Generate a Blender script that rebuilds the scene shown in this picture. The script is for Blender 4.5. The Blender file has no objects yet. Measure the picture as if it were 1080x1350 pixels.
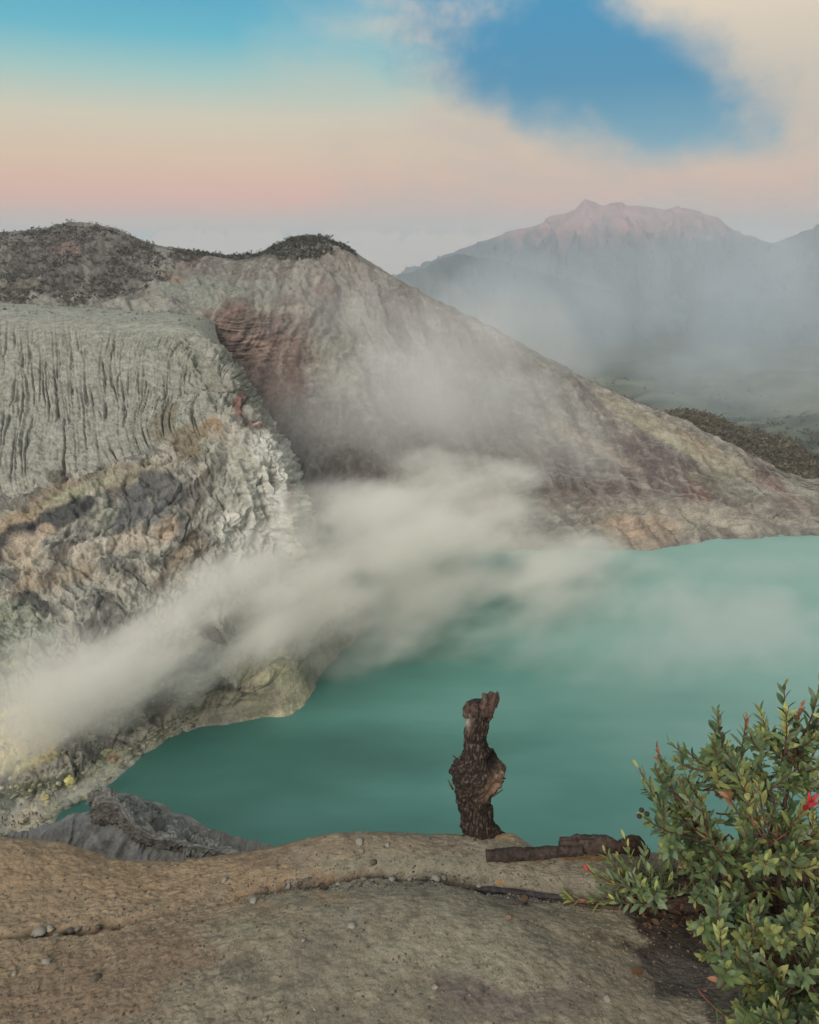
import bpy, math, random
import numpy as np
from mathutils import Vector, Matrix, Euler
rng = np.random.default_rng(7); random.seed(7)
sc = bpy.context.scene
COL = sc.collection
# ------------------------------------------------------------------ camera
PITCH = math.radians(19.3); FPX = 1000.0; EYE = np.array([0.0, 0.0, 200.0])
cp, sp = math.cos(PITCH), math.sin(PITCH)
cam_d = bpy.data.cameras.new('camera'); cam = bpy.data.objects.new('camera', cam_d); COL.objects.link(cam)
cam.location = EYE; cam.rotation_euler = (math.pi/2 - PITCH, 0, 0)
cam_d.sensor_fit = 'VERTICAL'; cam_d.sensor_height = 36; cam_d.lens = 36*FPX/1350
cam_d.clip_start = 0.05; cam_d.clip_end = 200000
sc.camera = cam
# ------------------------------------------------------------------ render settings
sc.view_settings.view_transform = 'Standard'; sc.view_settings.look = 'None'
sc.view_settings.exposure = 0.0; sc.view_settings.gamma = 1.0
cy = sc.cycles
cy.use_denoising = True; cy.max_bounces = 6; cy.diffuse_bounces = 2; cy.glossy_bounces = 2
cy.transmission_bounces = 3; cy.volume_bounces = 10; cy.transparent_max_bounces = 8
cy.use_adaptive_sampling = True; cy.adaptive_threshold = 0.02
cy.volume_step_rate = 1.0; cy.volume_max_steps = 128
cy.caustics_reflective = False; cy.caustics_refractive = False

def lin(c):
    c = np.asarray(c, float)/255.0
    return np.where(c <= 0.04045, c/12.92, ((c+0.055)/1.055)**2.4)
def rgb(r, g, b, k=1.0): return tuple(np.clip(lin((r, g, b))*k, 0, 0.9))

# node helper ---------------------------------------------------------------
class NT:
    def __init__(s, tree): s.t = tree; s.n = tree.nodes; s.l = tree.links; s.n.clear()
    def new(s, typ, **kw):
        n = s.n.new(typ)
        for k, v in kw.items(): setattr(n, k, v)
        return n
    def put(s, sock, v):
        if isinstance(v, bpy.types.NodeSocket): s.l.new(v, sock)
        elif v is not None: sock.default_value = v
    def m(s, op, a, b=None, c=None, clamp=False):
        n = s.new('ShaderNodeMath', operation=op, use_clamp=clamp)
        for i, v in enumerate((a, b, c)):
            if v is not None: s.put(n.inputs[i], v)
        return n.outputs[0]
    def vm(s, op, a, b=None, out=0):
        n = s.new('ShaderNodeVectorMath', operation=op)
        s.put(n.inputs[0], a)
        if b is not None: s.put(n.inputs['Scale'] if op == 'SCALE' else n.inputs[1], b)
        return n.outputs[out]
    def ss(s, x, lo, hi, a=0.0, b=1.0):
        n = s.new('ShaderNodeMapRange', interpolation_type='SMOOTHSTEP')
        s.put(n.inputs[0], x); n.inputs[1].default_value = lo; n.inputs[2].default_value = hi
        n.inputs[3].default_value = a; n.inputs[4].default_value = b
        return n.outputs[0]
    def noise(s, vec, scale, detail=3, rough=0.5, out='Fac'):
        n = s.new('ShaderNodeTexNoise'); s.put(n.inputs['Vector'], vec)
        n.inputs['Scale'].default_value = scale; n.inputs['Detail'].default_value = detail
        n.inputs['Roughness'].default_value = rough
        return n.outputs[out]
    def ramp(s, x, stops, interp='LINEAR'):
        n = s.new('ShaderNodeValToRGB'); s.put(n.inputs[0], x); e = n.color_ramp.elements
        n.color_ramp.interpolation = interp
        while len(e) < len(stops): e.new(0.5)
        for i, (p, c) in enumerate(stops):
            e[i].position = p; e[i].color = (*c[:3], 1)
        return n.outputs[0]
    def mix(s, f, a, b, typ='MIX'):
        n = s.new('ShaderNodeMix', data_type='RGBA', blend_type=typ)
        s.put(n.inputs[0], f)
        for i, v in ((6, a), (7, b)):
            if isinstance(v, tuple): v = (*v[:3], 1)
            s.put(n.inputs[i], v)
        return n.outputs[2]

# ------------------------------------------------------------------ world: dawn sky opposite the sunrise
SUN_EL, SUN_AZ = 34.0, 205.0           # sun behind the camera
wd = bpy.data.worlds.new('World'); sc.world = wd; wd.use_nodes = True
W = NT(wd.node_tree)
tc = W.new('ShaderNodeTexCoord').outputs['Generated']
dirn = W.vm('NORMALIZE', tc)
sx = W.new('ShaderNodeSeparateXYZ'); W.put(sx.inputs[0], dirn)
az = W.m('MULTIPLY', W.m('ARCTAN2', sx.outputs[0], sx.outputs[1]), 57.2958)
el = W.m('MULTIPLY', W.m('ARCSINE', sx.outputs[2]), 57.2958)
nz = W.noise(W.vm('MULTIPLY', dirn, (1, 1, 1.6)), 5.0, 5, 0.55)
nz3 = W.noise(dirn, 16.0, 4, 0.6)
nz2 = W.noise(W.vm('ADD', W.vm('MULTIPLY', dirn, (1, 1, 3.5)), (3.1, 0.7, 9.2)), 7.0, 4, 0.55)
e01 = W.m('DIVIDE', W.m('ADD', el, 5.0), 95.0, clamp=True)
def ep(d): return (d + 5.0)/95.0
clear = W.ramp(e01, [(0.0, lin((142, 160, 172))), (ep(0.6), lin((148, 166, 178))), (ep(1.6), lin((216, 168, 156))),
    (ep(3.0), lin((240, 170, 148))), (ep(5.5), lin((230, 194, 160))), (ep(8), lin((216, 206, 180))), (ep(10.3), lin((160, 202, 196))),
    (ep(12.5), lin((84, 184, 204))), (ep(15.5), lin((44, 160, 198))), (ep(20), lin((70, 158, 190))), (ep(40), lin((150, 172, 178))), (1.0, lin((160, 168, 168)))])
blue = W.ramp(e01, [(0.0, lin((120, 165, 185))), (ep(6), lin((92, 158, 182))), (ep(10), lin((6, 134, 176))), (ep(16), lin((6, 142, 190))), (1.0, lin((90, 140, 165)))])
cream = W.ramp(e01, [(0.0, lin((150, 162, 170))), (ep(1.2), lin((186, 168, 164))), (ep(3), lin((212, 176, 158))), (ep(6), lin((208, 186, 166))), (ep(10), lin((206, 194, 176))),
    (ep(15), lin((236, 218, 192))), (ep(40), lin((200, 194, 180))), (1.0, lin((176, 178, 174)))])
# veil of drifting cloud on the right half of the view, thinning to clear sky on the left
jit = W.m('MULTIPLY', W.m('SUBTRACT', nz, 0.5), 26.0)
azj = W.m('ADD', az, jit)
veil = W.m('MULTIPLY', W.ss(azj, -12.0, 6.0), W.ss(W.m('ADD', el, jit), 55.0, 24.0, 0.45, 1.0))
veil = W.m('MULTIPLY', veil, W.ss(nz3, 0.28, 0.56, 0.62, 1.0))
veil = W.m('MULTIPLY', veil, W.ss(W.m('ADD', nz2, W.m('MULTIPLY', el, -0.004)), 0.26, 0.55, 0.35, 1.0))
# the gap of deep blue in it
ca, sa = math.cos(math.radians(-14)), math.sin(math.radians(-14))
da = W.m('SUBTRACT', az, 12.6); de = W.m('SUBTRACT', el, 11.8)
pa = W.m('DIVIDE', W.m('ADD', W.m('MULTIPLY', da, ca), W.m('MULTIPLY', de, sa)), 12.6)
pe = W.m('DIVIDE', W.m('SUBTRACT', W.m('MULTIPLY', de, ca), W.m('MULTIPLY', da, sa)), 5.4)
dd = W.m('ADD', W.m('ADD', W.m('MULTIPLY', pa, pa), W.m('MULTIPLY', pe, pe)), W.m('ADD', W.m('MULTIPLY', W.m('SUBTRACT', nz, 0.5), 3.0), W.m('MULTIPLY', W.m('SUBTRACT', nz3, 0.5), 1.3)))
hole = W.ss(dd, 1.75, 0.35)
c1 = W.mix(veil, clear, cream)
c2 = W.mix(hole, c1, blue)
edge_ = W.m('ADD', W.m('ADD', el, W.m('MULTIPLY', az, 0.757)), W.m('ADD', W.m('MULTIPLY', W.m('SUBTRACT', nz, 0.5), 9.0), W.m('MULTIPLY', W.m('SUBTRACT', nz3, 0.5), 4.0)))
bank = W.m('MULTIPLY', W.m('MULTIPLY', W.ss(edge_, 22.8, 28.6), W.ss(el, 50.0, 25.0, 0.3, 1.0)), W.ss(az, 120.0, 60.0))
c2 = W.mix(bank, c2, cream)
# low cumulus tops far off over the horizon
cn = W.noise(W.vm('ADD', W.vm('MULTIPLY', dirn, (1, 1, 1.3)), (0, 0, 4.4)), 42.0, 4, 0.55)
cum = W.m('MULTIPLY', W.ss(W.m('SUBTRACT', W.m('MULTIPLY', cn, 5.0), el), 1.55, 1.8), W.ss(el, 1.7, 0.7, 0.0, 0.9))
c3 = W.mix(cum, c2, tuple(lin((222, 196, 184))))
nish = W.new('ShaderNodeTexSky', sky_type='NISHITA', sun_disc=False, sun_elevation=math.radians(SUN_EL), sun_rotation=math.radians(SUN_AZ), altitude=2300)
c4 = W.mix(0.05, c3, W.mix(1.0, nish.outputs[0], (0.09, 0.09, 0.09), 'MULTIPLY'))
bg = W.new('ShaderNodeBackground'); W.put(bg.inputs[0], c4); bg.inputs[1].default_value = 1.0
wo = W.new('ShaderNodeOutputWorld'); W.l.new(bg.outputs[0], wo.inputs[0])
# ------------------------------------------------------------------ sun (soft, low, behind the camera)
sl = bpy.data.lights.new('sun', 'SUN'); sun = bpy.data.objects.new('sun', sl); COL.objects.link(sun)
sl.energy = 3.0; sl.angle = math.radians(35); sl.color = (1.0, 0.86, 0.72)
a, e = math.radians(SUN_AZ), math.radians(SUN_EL)
sd = Vector((math.sin(a)*math.cos(e), math.cos(a)*math.cos(e), math.sin(e)))
sun.rotation_euler = sd.to_track_quat('Z', 'Y').to_euler(); sun.location = (0, -20, 240)

# ------------------------------------------------------------------ geometry helpers
def ray(u, v):
    xc = (np.asarray(u, float)-540)/FPX; yc = (675-np.asarray(v, float))/FPX
    return np.stack([xc, cp+yc*sp, -sp+yc*cp], -1)
def at(u, v, Y):
    d = ray(u, v); return EYE + d*(np.asarray(Y, float)/d[..., 1])[..., None]
def atz(u, v, z):
    d = ray(u, v); return EYE + d*((np.asarray(z, float)-200.0)/d[..., 2])[..., None]
def proj(p):
    q = np.asarray(p)-EYE
    f = q[..., 1]*cp - q[..., 2]*sp; up = q[..., 1]*sp + q[..., 2]*cp
    f = np.where(np.abs(f) < 1e-6, 1e-6, f)
    return 540+q[..., 0]/f*FPX, 675-up/f*FPX
_perm = rng.permutation(256); _perm = np.concatenate([_perm, _perm, _perm]).astype(np.int32)
_grad = rng.normal(size=(256, 3)); _grad /= np.linalg.norm(_grad, axis=1)[:, None]
_gx, _gy, _gz = [np.ascontiguousarray(_grad[:, k], dtype=np.float32) for k in range(3)]
def perlin(p):
    p = np.asarray(p); sh = p.shape[:-1]; out = np.empty(sh, np.float32).reshape(-1); p = p.reshape(-1, 3)
    for k0 in range(0, len(p), 32768):                       # chunks stay in cache
        q = p[k0:k0+32768]; fl = np.floor(q); f = (q-fl).astype(np.float32).T.copy(); i = (fl.astype(np.int32) & 255).T.copy()
        w = f*f*f*(f*(f*6-15)+10); r = np.zeros(f.shape[1], np.float32)
        for dx in (0, 1):
            hx_ = _perm[i[0]+dx]+i[1]; wx = w[0] if dx else 1-w[0]; fx = f[0]-dx
            for dy in (0, 1):
                hy_ = _perm[hx_+dy]+i[2]; wy = wx*(w[1] if dy else 1-w[1]); fy = f[1]-dy
                for dz in (0, 1):
                    h = _perm[hy_+dz]
                    r += (_gx[h]*fx+_gy[h]*fy+_gz[h]*(f[2]-dz))*(wy*(w[2] if dz else 1-w[2]))
        out[k0:k0+32768] = r
    return (out*1.5).reshape(sh)
def fbm(p, o=4, lac=2.03, g=0.5):
    s = 0; a = 1.0; p = np.asarray(p, float)
    for k in range(o):
        s = s + a*perlin(p+17.3*k); p = p*lac; a *= g
    return s
def ridged(p, o=4, lac=2.05, g=0.5):
    s = 0; a = 1.0; p = np.asarray(p, float)
    for k in range(o):
        n = 1-np.abs(perlin(p+9.1*k))*1.6; s = s + a*n*np.abs(n); p = p*lac; a *= g
    return s
def sstep(x, a, b):
    t = np.clip((x-a)/(b-a), 0, 1); return t*t*(3-2*t)
def hermite(y, x, xi):
    """smooth curve through y(x) at xi along axis 0, tangents limited"""
    y = np.asarray(y, float); x = np.asarray(x, float)
    h = np.diff(x); sh = (-1,)+(1,)*(y.ndim-1); dl = np.diff(y, axis=0)/h.reshape(sh)
    m = np.zeros_like(y); m[0] = dl[0]; m[-1] = dl[-1]
    if len(x) > 2:
        w = (h[:-1]/(h[:-1]+h[1:])).reshape(sh); m[1:-1] = dl[:-1]*(1-w)+dl[1:]*w
    k = np.clip(np.searchsorted(x, xi, side='right')-1, 0, len(x)-2)
    hk = h[k]; t = ((xi-x[k])/hk); T = t.reshape(sh); H = hk.reshape(sh)
    return (2*T**3-3*T**2+1)*y[k]+(T**3-2*T**2+T)*H*m[k]+(-2*T**3+3*T**2)*y[k+1]+(T**3-T**2)*H*m[k+1]
def rowpts(row, n, smooth=True):
    """row of world points resampled to n by image-plane chord length"""
    r = np.asarray(row, float); u, v = proj(r)
    d = np.concatenate([[0], np.cumsum(np.hypot(np.diff(u), np.diff(v))+1e-4)]); d /= d[-1]
    xi = np.linspace(0, 1, n)
    if smooth: return hermite(r, d, xi)
    return np.stack([np.interp(xi, d, r[:, k]) for k in range(3)], 1)
def loft(rows, n, counts, smooth=True):
    R = np.stack([rowpts(r, n, smooth) for r in rows]); idx = np.arange(len(rows), dtype=float)
    dd_ = np.median(np.linalg.norm(np.diff(R, axis=0), axis=2), axis=1); t = np.concatenate([[0], np.cumsum(dd_)])
    ti = np.concatenate([np.linspace(k, k+1, c, endpoint=False) for k, c in enumerate(counts)]+[[len(rows)-1.0]])
    return hermite(R, t, np.interp(ti, idx, t)), ti
def normals(G, toward=EYE):
    du = np.gradient(G, axis=1); dv = np.gradient(G, axis=0)
    n = np.cross(du, dv); n /= np.linalg.norm(n, axis=-1, keepdims=True)+1e-9
    s = np.sign(np.sum(n*(toward-G), -1).sum()); return n*s
def link(name, me, mat=None, parent=None):
    o = bpy.data.objects.new(name, me); COL.objects.link(o)
    if mat and not me.materials: me.materials.append(mat)
    if parent: o.parent = parent
    return o
def mesh_np(name, V, F, col=None, smooth=True):
    V = np.ascontiguousarray(V, np.float32); F = np.ascontiguousarray(F, np.int32); k = F.shape[1]
    me = bpy.data.meshes.new(name); me.vertices.add(len(V)); me.vertices.foreach_set('co', V.ravel())
    me.loops.add(F.size); me.loops.foreach_set('vertex_index', F.ravel())
    me.polygons.add(len(F)); me.polygons.foreach_set('loop_start', np.arange(0, F.size, k, dtype=np.int32))
    try: me.polygons.foreach_set('loop_total', np.full(len(F), k, np.int32))
    except Exception: pass
    me.polygons.foreach_set('use_smooth', np.full(len(F), smooth))
    if col is not None:
        a = me.attributes.new('Col', 'FLOAT_COLOR', 'POINT'); c = np.ones((len(V), 4), np.float32); c[:, :3] = col
        a.data.foreach_set('color', c.ravel())
    me.update(calc_edges=True); return me
def grid_faces(nv, nu, flip=False):
    i = np.arange(nv*nu).reshape(nv, nu)
    f = np.stack([i[:-1, :-1], i[:-1, 1:], i[1:, 1:], i[1:, :-1]], -1).reshape(-1, 4)
    return f[:, ::-1] if flip else f
def grid_mesh(name, G, col):
    nv, nu = G.shape[:2]
    du = G[nv//2, nu//2+1]-G[nv//2, nu//2]; dv = G[nv//2+1, nu//2]-G[nv//2, nu//2]
    flip = np.dot(np.cross(du, dv), EYE-G[nv//2, nu//2]) < 0
    return mesh_np(name, G.reshape(-1, 3), grid_faces(nv, nu, flip), col.reshape(-1, 3))
def tag(o, label=None, cat=None, group=None, kind=None):
    if label: o['label'] = label
    if cat: o['category'] = cat
    if group: o['group'] = group
    if kind: o['kind'] = kind
    return o
def empty(name, loc):
    o = bpy.data.objects.new(name, None); COL.objects.link(o); o.location = loc; o.empty_display_size = 0.1; return o
def paint(col, u, v, blobs, jit=None):
    """lay patches of other rock/soil colours over a base colour"""
    for (bu, bv, ru, rv, rot, c, st) in blobs:
        a = math.radians(rot); du = u-bu; dv = v-bv
        x = (du*math.cos(a)+dv*math.sin(a))/ru; y = (-du*math.sin(a)+dv*math.cos(a))/rv
        d = np.sqrt(x*x+y*y)+(0 if jit is None else jit)
        w = (sstep(d, 1.05, 0.72)*st)[..., None]
        col = col*(1-w)+np.asarray(c)*w
    return col

# ------------------------------------------------------------------ materials
def rock_mat(name, scale, bump=0.5, var=0.35, rough=0.95, dist=None, spots=0.0):
    m = bpy.data.materials.new(name); m.use_nodes = True; N = NT(m.node_tree)
    at_ = N.new('ShaderNodeAttribute', attribute_name='Col').outputs['Color']
    pos = N.new('ShaderNodeTexCoord').outputs['Object']
    n1 = N.noise(pos, scale, 6, 0.62); n2 = N.noise(N.vm('ADD', pos, (31.0, 7.0, 5.0)), scale*5.3, 4, 0.6)
    f = N.m('ADD', N.m('MULTIPLY', n1, 0.6), N.m('MULTIPLY', n2, 0.4))
    k = N.ss(f, 0.32, 0.68, 1-var, 1+var)
    kc = N.new('ShaderNodeCombineColor'); [N.put(kc.inputs[i], k) for i in range(3)]
    c = N.mix(1.0, at_, kc.outputs[0], 'MULTIPLY')
    if spots:
        v = N.new('ShaderNodeTexVoronoi', feature='F1'); N.put(v.inputs['Vector'], pos); v.inputs['Scale'].default_value = scale*9
        c = N.mix(N.m('MULTIPLY', N.ss(v.outputs['Distance'], 0.22, 0.10), spots), c, N.mix(1.0, c, v.outputs['Color'], 'OVERLAY'))
    b = N.new('ShaderNodeBump'); b.inputs['Strength'].default_value = bump
    b.inputs['Distance'].default_value = dist or 1.0/scale*0.25; N.put(b.inputs['Height'], f)
    p = N.new('ShaderNodeBsdfPrincipled'); N.put(p.inputs['Base Color'], c); p.inputs['Roughness'].default_value = rough
    p.inputs['Specular IOR Level'].default_value = 0.2; N.put(p.inputs['Normal'], b.outputs[0])
    o = N.new('ShaderNodeOutputMaterial'); N.l.new(p.outputs[0], o.inputs[0]); return m
def leaf_mat(name, trans=0.3, rough=0.45):
    m = bpy.data.materials.new(name); m.use_nodes = True; N = NT(m.node_tree)
    at_ = N.new('ShaderNodeAttribute', attribute_name='Col').outputs['Color']
    pos = N.new('ShaderNodeTexCoord').outputs['Object']
    k = N.ss(N.noise(pos, 60, 3), 0.3, 0.7, 0.75, 1.2)
    kc = N.new('ShaderNodeCombineColor'); [N.put(kc.inputs[i], k) for i in range(3)]
    c = N.mix(1.0, at_, kc.outputs[0], 'MULTIPLY')
    p = N.new('ShaderNodeBsdfPrincipled'); N.put(p.inputs['Base Color'], c); p.inputs['Roughness'].default_value = rough
    p.inputs['Specular IOR Level'].default_value = 0.22
    t = N.new('ShaderNodeBsdfTranslucent'); N.put(t.inputs[0], c)
    mx = N.new('ShaderNodeMixShader'); mx.inputs[0].default_value = trans
    N.l.new(p.outputs[0], mx.inputs[1]); N.l.new(t.outputs[0], mx.inputs[2])
    o = N.new('ShaderNodeOutputMaterial'); N.l.new(mx.outputs[0], o.inputs[0]); return m
M_wall = rock_mat('crater_rock', 0.14, 0.7, 0.32)
M_bluff = rock_mat('pale_rock', 0.2, 0.9, 0.36)
M_far = rock_mat('far_slopes', 0.004, 0.5, 0.22)
M_valley = rock_mat('valley_fields', 0.012, 0.3, 0.3)
M_ledge = rock_mat('ledge_rock', 34.0, 0.7, 0.30, 0.95, 0.010, 0.5)
M_outcrop = rock_mat('grey_rock', 0.7, 0.7, 0.25)
M_bark = rock_mat('bark', 60.0, 0.8, 0.45, 0.9, 0.004)
M_stone = rock_mat('stone', 40.0, 0.4, 0.3, 0.9, 0.003)
M_scrub = leaf_mat('scrub', 0.15, 0.8)
M_leaf = leaf_mat('leaf', 0.28, 0.6)
KA = 1.09     # seen colour -> surface colour under this sky
def A(r, g, b):
    c = lin((r, g, b))*KA; return np.clip(c*0.72+c.mean()*0.28, 0, 0.8)

# ------------------------------------------------------------------ lake
def water_mat():
    m = bpy.data.materials.new('lake_water'); m.use_nodes = True; N = NT(m.node_tree)
    pos = N.new('ShaderNodeTexCoord').outputs['Object']
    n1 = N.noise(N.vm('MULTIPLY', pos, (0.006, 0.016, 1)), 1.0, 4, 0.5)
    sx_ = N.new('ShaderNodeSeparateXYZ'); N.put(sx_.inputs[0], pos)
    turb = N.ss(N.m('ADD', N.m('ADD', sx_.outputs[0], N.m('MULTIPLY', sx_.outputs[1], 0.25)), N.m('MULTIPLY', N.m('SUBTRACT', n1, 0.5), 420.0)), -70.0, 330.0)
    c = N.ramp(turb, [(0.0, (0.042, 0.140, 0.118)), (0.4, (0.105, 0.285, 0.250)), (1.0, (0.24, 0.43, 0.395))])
    b = N.new('ShaderNodeBump'); b.inputs['Strength'].default_value = 0.12; b.inputs['Distance'].default_value = 0.5
    N.put(b.inputs['Height'], N.noise(N.vm('MULTIPLY', pos, (0.12, 0.3, 1)), 1.0, 4, 0.6))
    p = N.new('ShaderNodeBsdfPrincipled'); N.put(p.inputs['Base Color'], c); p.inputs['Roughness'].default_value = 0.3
    p.inputs['IOR'].default_value = 1.33; N.put(p.inputs['Normal'], b.outputs[0])
    o = N.new('ShaderNodeOutputMaterial'); N.l.new(p.outputs[0], o.inputs[0]); return m
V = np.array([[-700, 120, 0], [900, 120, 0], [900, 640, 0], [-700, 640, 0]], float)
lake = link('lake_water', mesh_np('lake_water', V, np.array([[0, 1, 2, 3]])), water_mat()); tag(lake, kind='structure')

# ------------------------------------------------------------------ far country
def far_ground():
    n = 160; x = np.linspace(-1, 1, n); X = np.sign(x)*np.abs(x)**2.2*25000
    y = np.concatenate([np.linspace(560, 1500, 60), np.geomspace(1520, 25500, 120)])
    XX, YY = np.meshgrid(X, y)
    base = np.interp(YY, [560, 700, 900, 1300, 1900, 2800, 4500, 8000, 20000], [-60, -70, -110, -190, -300, -400, -520, -640, -690])
    p = np.stack([XX/900, YY/900, 0*XX], -1)
    Z = base + (fbm(p, 5)*90 + ridged(p*0.6+4, 3)*45-50)*np.clip((YY-700)/900, 0.1, 1)*np.interp(YY, [0, 9000, 16000], [1, 1, 0.0])
    Z = np.maximum(Z, -740)
    G = np.stack([XX, YY, Z], -1); u, v = proj(G)
    n1 = fbm(p*2.2+8, 4); n2 = fbm(p*5+3, 3)
    c = np.ones(G.shape)*A(96, 104, 84)
    w = sstep(n1, -0.02, 0.12)[..., None]; c = c*(1-w)+A(116, 120, 96)*w
    w = sstep(n2, 0.12, 0.22)[..., None]; c = c*(1-w)+A(62, 72, 58)*w
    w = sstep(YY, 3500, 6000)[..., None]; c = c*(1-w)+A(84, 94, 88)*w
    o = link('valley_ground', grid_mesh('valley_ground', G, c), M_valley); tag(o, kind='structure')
far_ground()
def mountain(name, label, crest, foot_z, depth, amp, seed, colf, nu=420, rows_n=150):
    cr = at(*np.array(crest, float).T); top = rowpts(cr, nu)
    t = np.linspace(-0.25, 1, rows_n)
    G = np.zeros((rows_n, nu, 3)); prof = np.abs(t)
    hz = top[:, 2]-foot_z
    for k, tt in enumerate(t):
        f = (1-np.abs(tt))**1.45 if tt >= 0 else (1+tt)**1.2
        G[k, :, 0] = top[:, 0]; G[k, :, 1] = top[:, 1]-depth*tt
        G[k, :, 2] = foot_z+hz*f
    G[..., 0] += 0.25*(G[..., 0]-np.median(top[:, 0]))*np.clip(prof, 0, 1)[:, None]
    p = G/depth*6+seed; p = p*np.array([2.4, 0.7, 0.5])
    fade = sstep(prof, 0.0, 0.25)[:, None]*0.9+0.10
    d = (ridged(p, 6, 2.1, 0.55)-0.9)*amp*fade
    G[..., 2] += d; G[..., 0] += fbm(p*1.3+5, 3)*amp*0.5
    u, v = proj(G); c = colf(G, u, v, p)
    o = link(name, grid_mesh(name, G, c), M_far); tag(o, label, 'mountain'); return o
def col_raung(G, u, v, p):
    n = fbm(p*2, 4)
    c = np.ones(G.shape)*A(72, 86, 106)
    bare = 0.75*sstep(G[..., 2]+n*220-np.abs(u-800)*0.5, 150, 560)[..., None]  # sunrise glow on the upper slopes, painted into the summit rock colour
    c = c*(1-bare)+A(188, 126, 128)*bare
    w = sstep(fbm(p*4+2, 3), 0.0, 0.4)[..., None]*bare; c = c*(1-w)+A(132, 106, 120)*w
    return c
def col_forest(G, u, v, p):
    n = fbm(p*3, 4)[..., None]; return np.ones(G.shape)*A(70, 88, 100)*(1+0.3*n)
Yr = 12500
mountain('volcano', 'distant volcano with a jagged bare summit painted pink for sunrise glow above the crater rim', [(380, 420, Yr), (460, 385, Yr), (525, 362, Yr), (600, 331, Yr), (680, 303, Yr), (735, 284, Yr), (764, 270, Yr), (778, 263, Yr), (790, 270, Yr), (806, 268, Yr), (820, 266, Yr),
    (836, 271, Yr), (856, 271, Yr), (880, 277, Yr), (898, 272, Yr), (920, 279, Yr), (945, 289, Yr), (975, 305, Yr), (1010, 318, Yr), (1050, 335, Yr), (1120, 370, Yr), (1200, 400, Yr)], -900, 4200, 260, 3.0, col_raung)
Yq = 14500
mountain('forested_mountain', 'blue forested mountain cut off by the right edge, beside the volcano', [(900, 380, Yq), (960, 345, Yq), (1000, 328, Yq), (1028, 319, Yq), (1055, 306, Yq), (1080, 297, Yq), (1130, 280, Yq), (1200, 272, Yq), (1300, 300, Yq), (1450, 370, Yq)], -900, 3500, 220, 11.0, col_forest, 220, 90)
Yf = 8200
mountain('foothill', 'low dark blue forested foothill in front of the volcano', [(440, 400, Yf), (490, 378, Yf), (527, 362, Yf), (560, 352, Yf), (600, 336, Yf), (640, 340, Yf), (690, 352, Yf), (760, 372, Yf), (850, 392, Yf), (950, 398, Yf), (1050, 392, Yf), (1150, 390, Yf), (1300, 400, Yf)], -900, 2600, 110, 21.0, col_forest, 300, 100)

# ------------------------------------------------------------------ crater wall (ridge, recess and long right flank)
crest = [(-260, 330, 1000), (-120, 318, 980), (0, 309, 940), (60, 303, 915), (100, 297, 900), (140, 304, 890), (200, 325, 875), (270, 335, 862), (330, 338, 850), (375, 321, 842), (402, 313, 836), (440, 320, 830), (480, 342, 820), (530, 372, 803), (600, 408, 780),
    (660, 438, 752), (720, 472, 724), (780, 503, 700), (850, 533, 672), (900, 556, 652), (960, 586, 630), (1010, 610, 612), (1060, 631, 597), (1095, 636, 590), (1200, 634, 580), (1320, 620, 575)]
rA = [(-260, 418, 690), (0, 404, 690), (100, 408, 690), (200, 414, 690), (255, 412, 700), (330, 404, 718), (400, 392, 742), (480, 415, 738), (560, 450, 722), (660, 485, 704), (760, 527, 672), (860, 563, 640), (960, 604, 610), (1060, 648, 584), (1320, 652, 570)]
rB = [(-260, 470, 640), (0, 455, 640), (100, 458, 645), (200, 465, 655), (260, 475, 680), (330, 482, 694), (400, 485, 694), (480, 505, 680), (560, 537, 664), (660, 563, 648), (760, 589, 626), (860, 614, 604), (960, 640, 582), (1060, 667, 562), (1320, 672, 552)]
rC = [(-260, 620, 560), (0, 610, 560), (200, 600, 570), (300, 595, 590), (400, 598, 604), (480, 610, 598), (560, 622, 590), (660, 640, 578), (760, 655, 565), (860, 668, 553), (960, 680, 545), (1060, 689, 537), (1320, 690, 534)]
sh = [(-260, 790), (0, 780), (200, 770), (330, 755), (420, 742), (500, 732), (600, 726), (700, 724), (800, 723), (850, 725), (890, 719), (940, 712), (1000, 708), (1080, 705), (1320, 700)]
W1 = at(*np.array(crest, float).T)
W0 = W1+np.array([0, 140, -95]); W0b = W1+np.array([0, 420, -210.0]); W0[:, 2] = np.maximum(W0[:, 2], -60); W0b[:, 2] = np.minimum(W0b[:, 2], -120)
s_ = np.array(sh, float); W4 = atz(s_[:, 0], s_[:, 1], 0.0); W5 = W4+np.array([0, -40, -22.0])
G, ti = loft([W0b, W0, W1, at(*np.array(rA, float).T), at(*np.array(rB, float).T), at(*np.array(rC, float).T), W4, W5], 780, [6, 14, 116, 106, 106, 80, 8])
u0, v0 = proj(G); Nn = normals(G); T = ti[:, None]*np.ones(G.shape[1])
fade = sstep(T, 1.9, 2.5)*sstep(T, 6.3, 5.6)
sc_col = np.linspace(0, 1, G.shape[1])[None, :]*np.ones((G.shape[0], 1))
left = sstep(u0, 470, 380)
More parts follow.
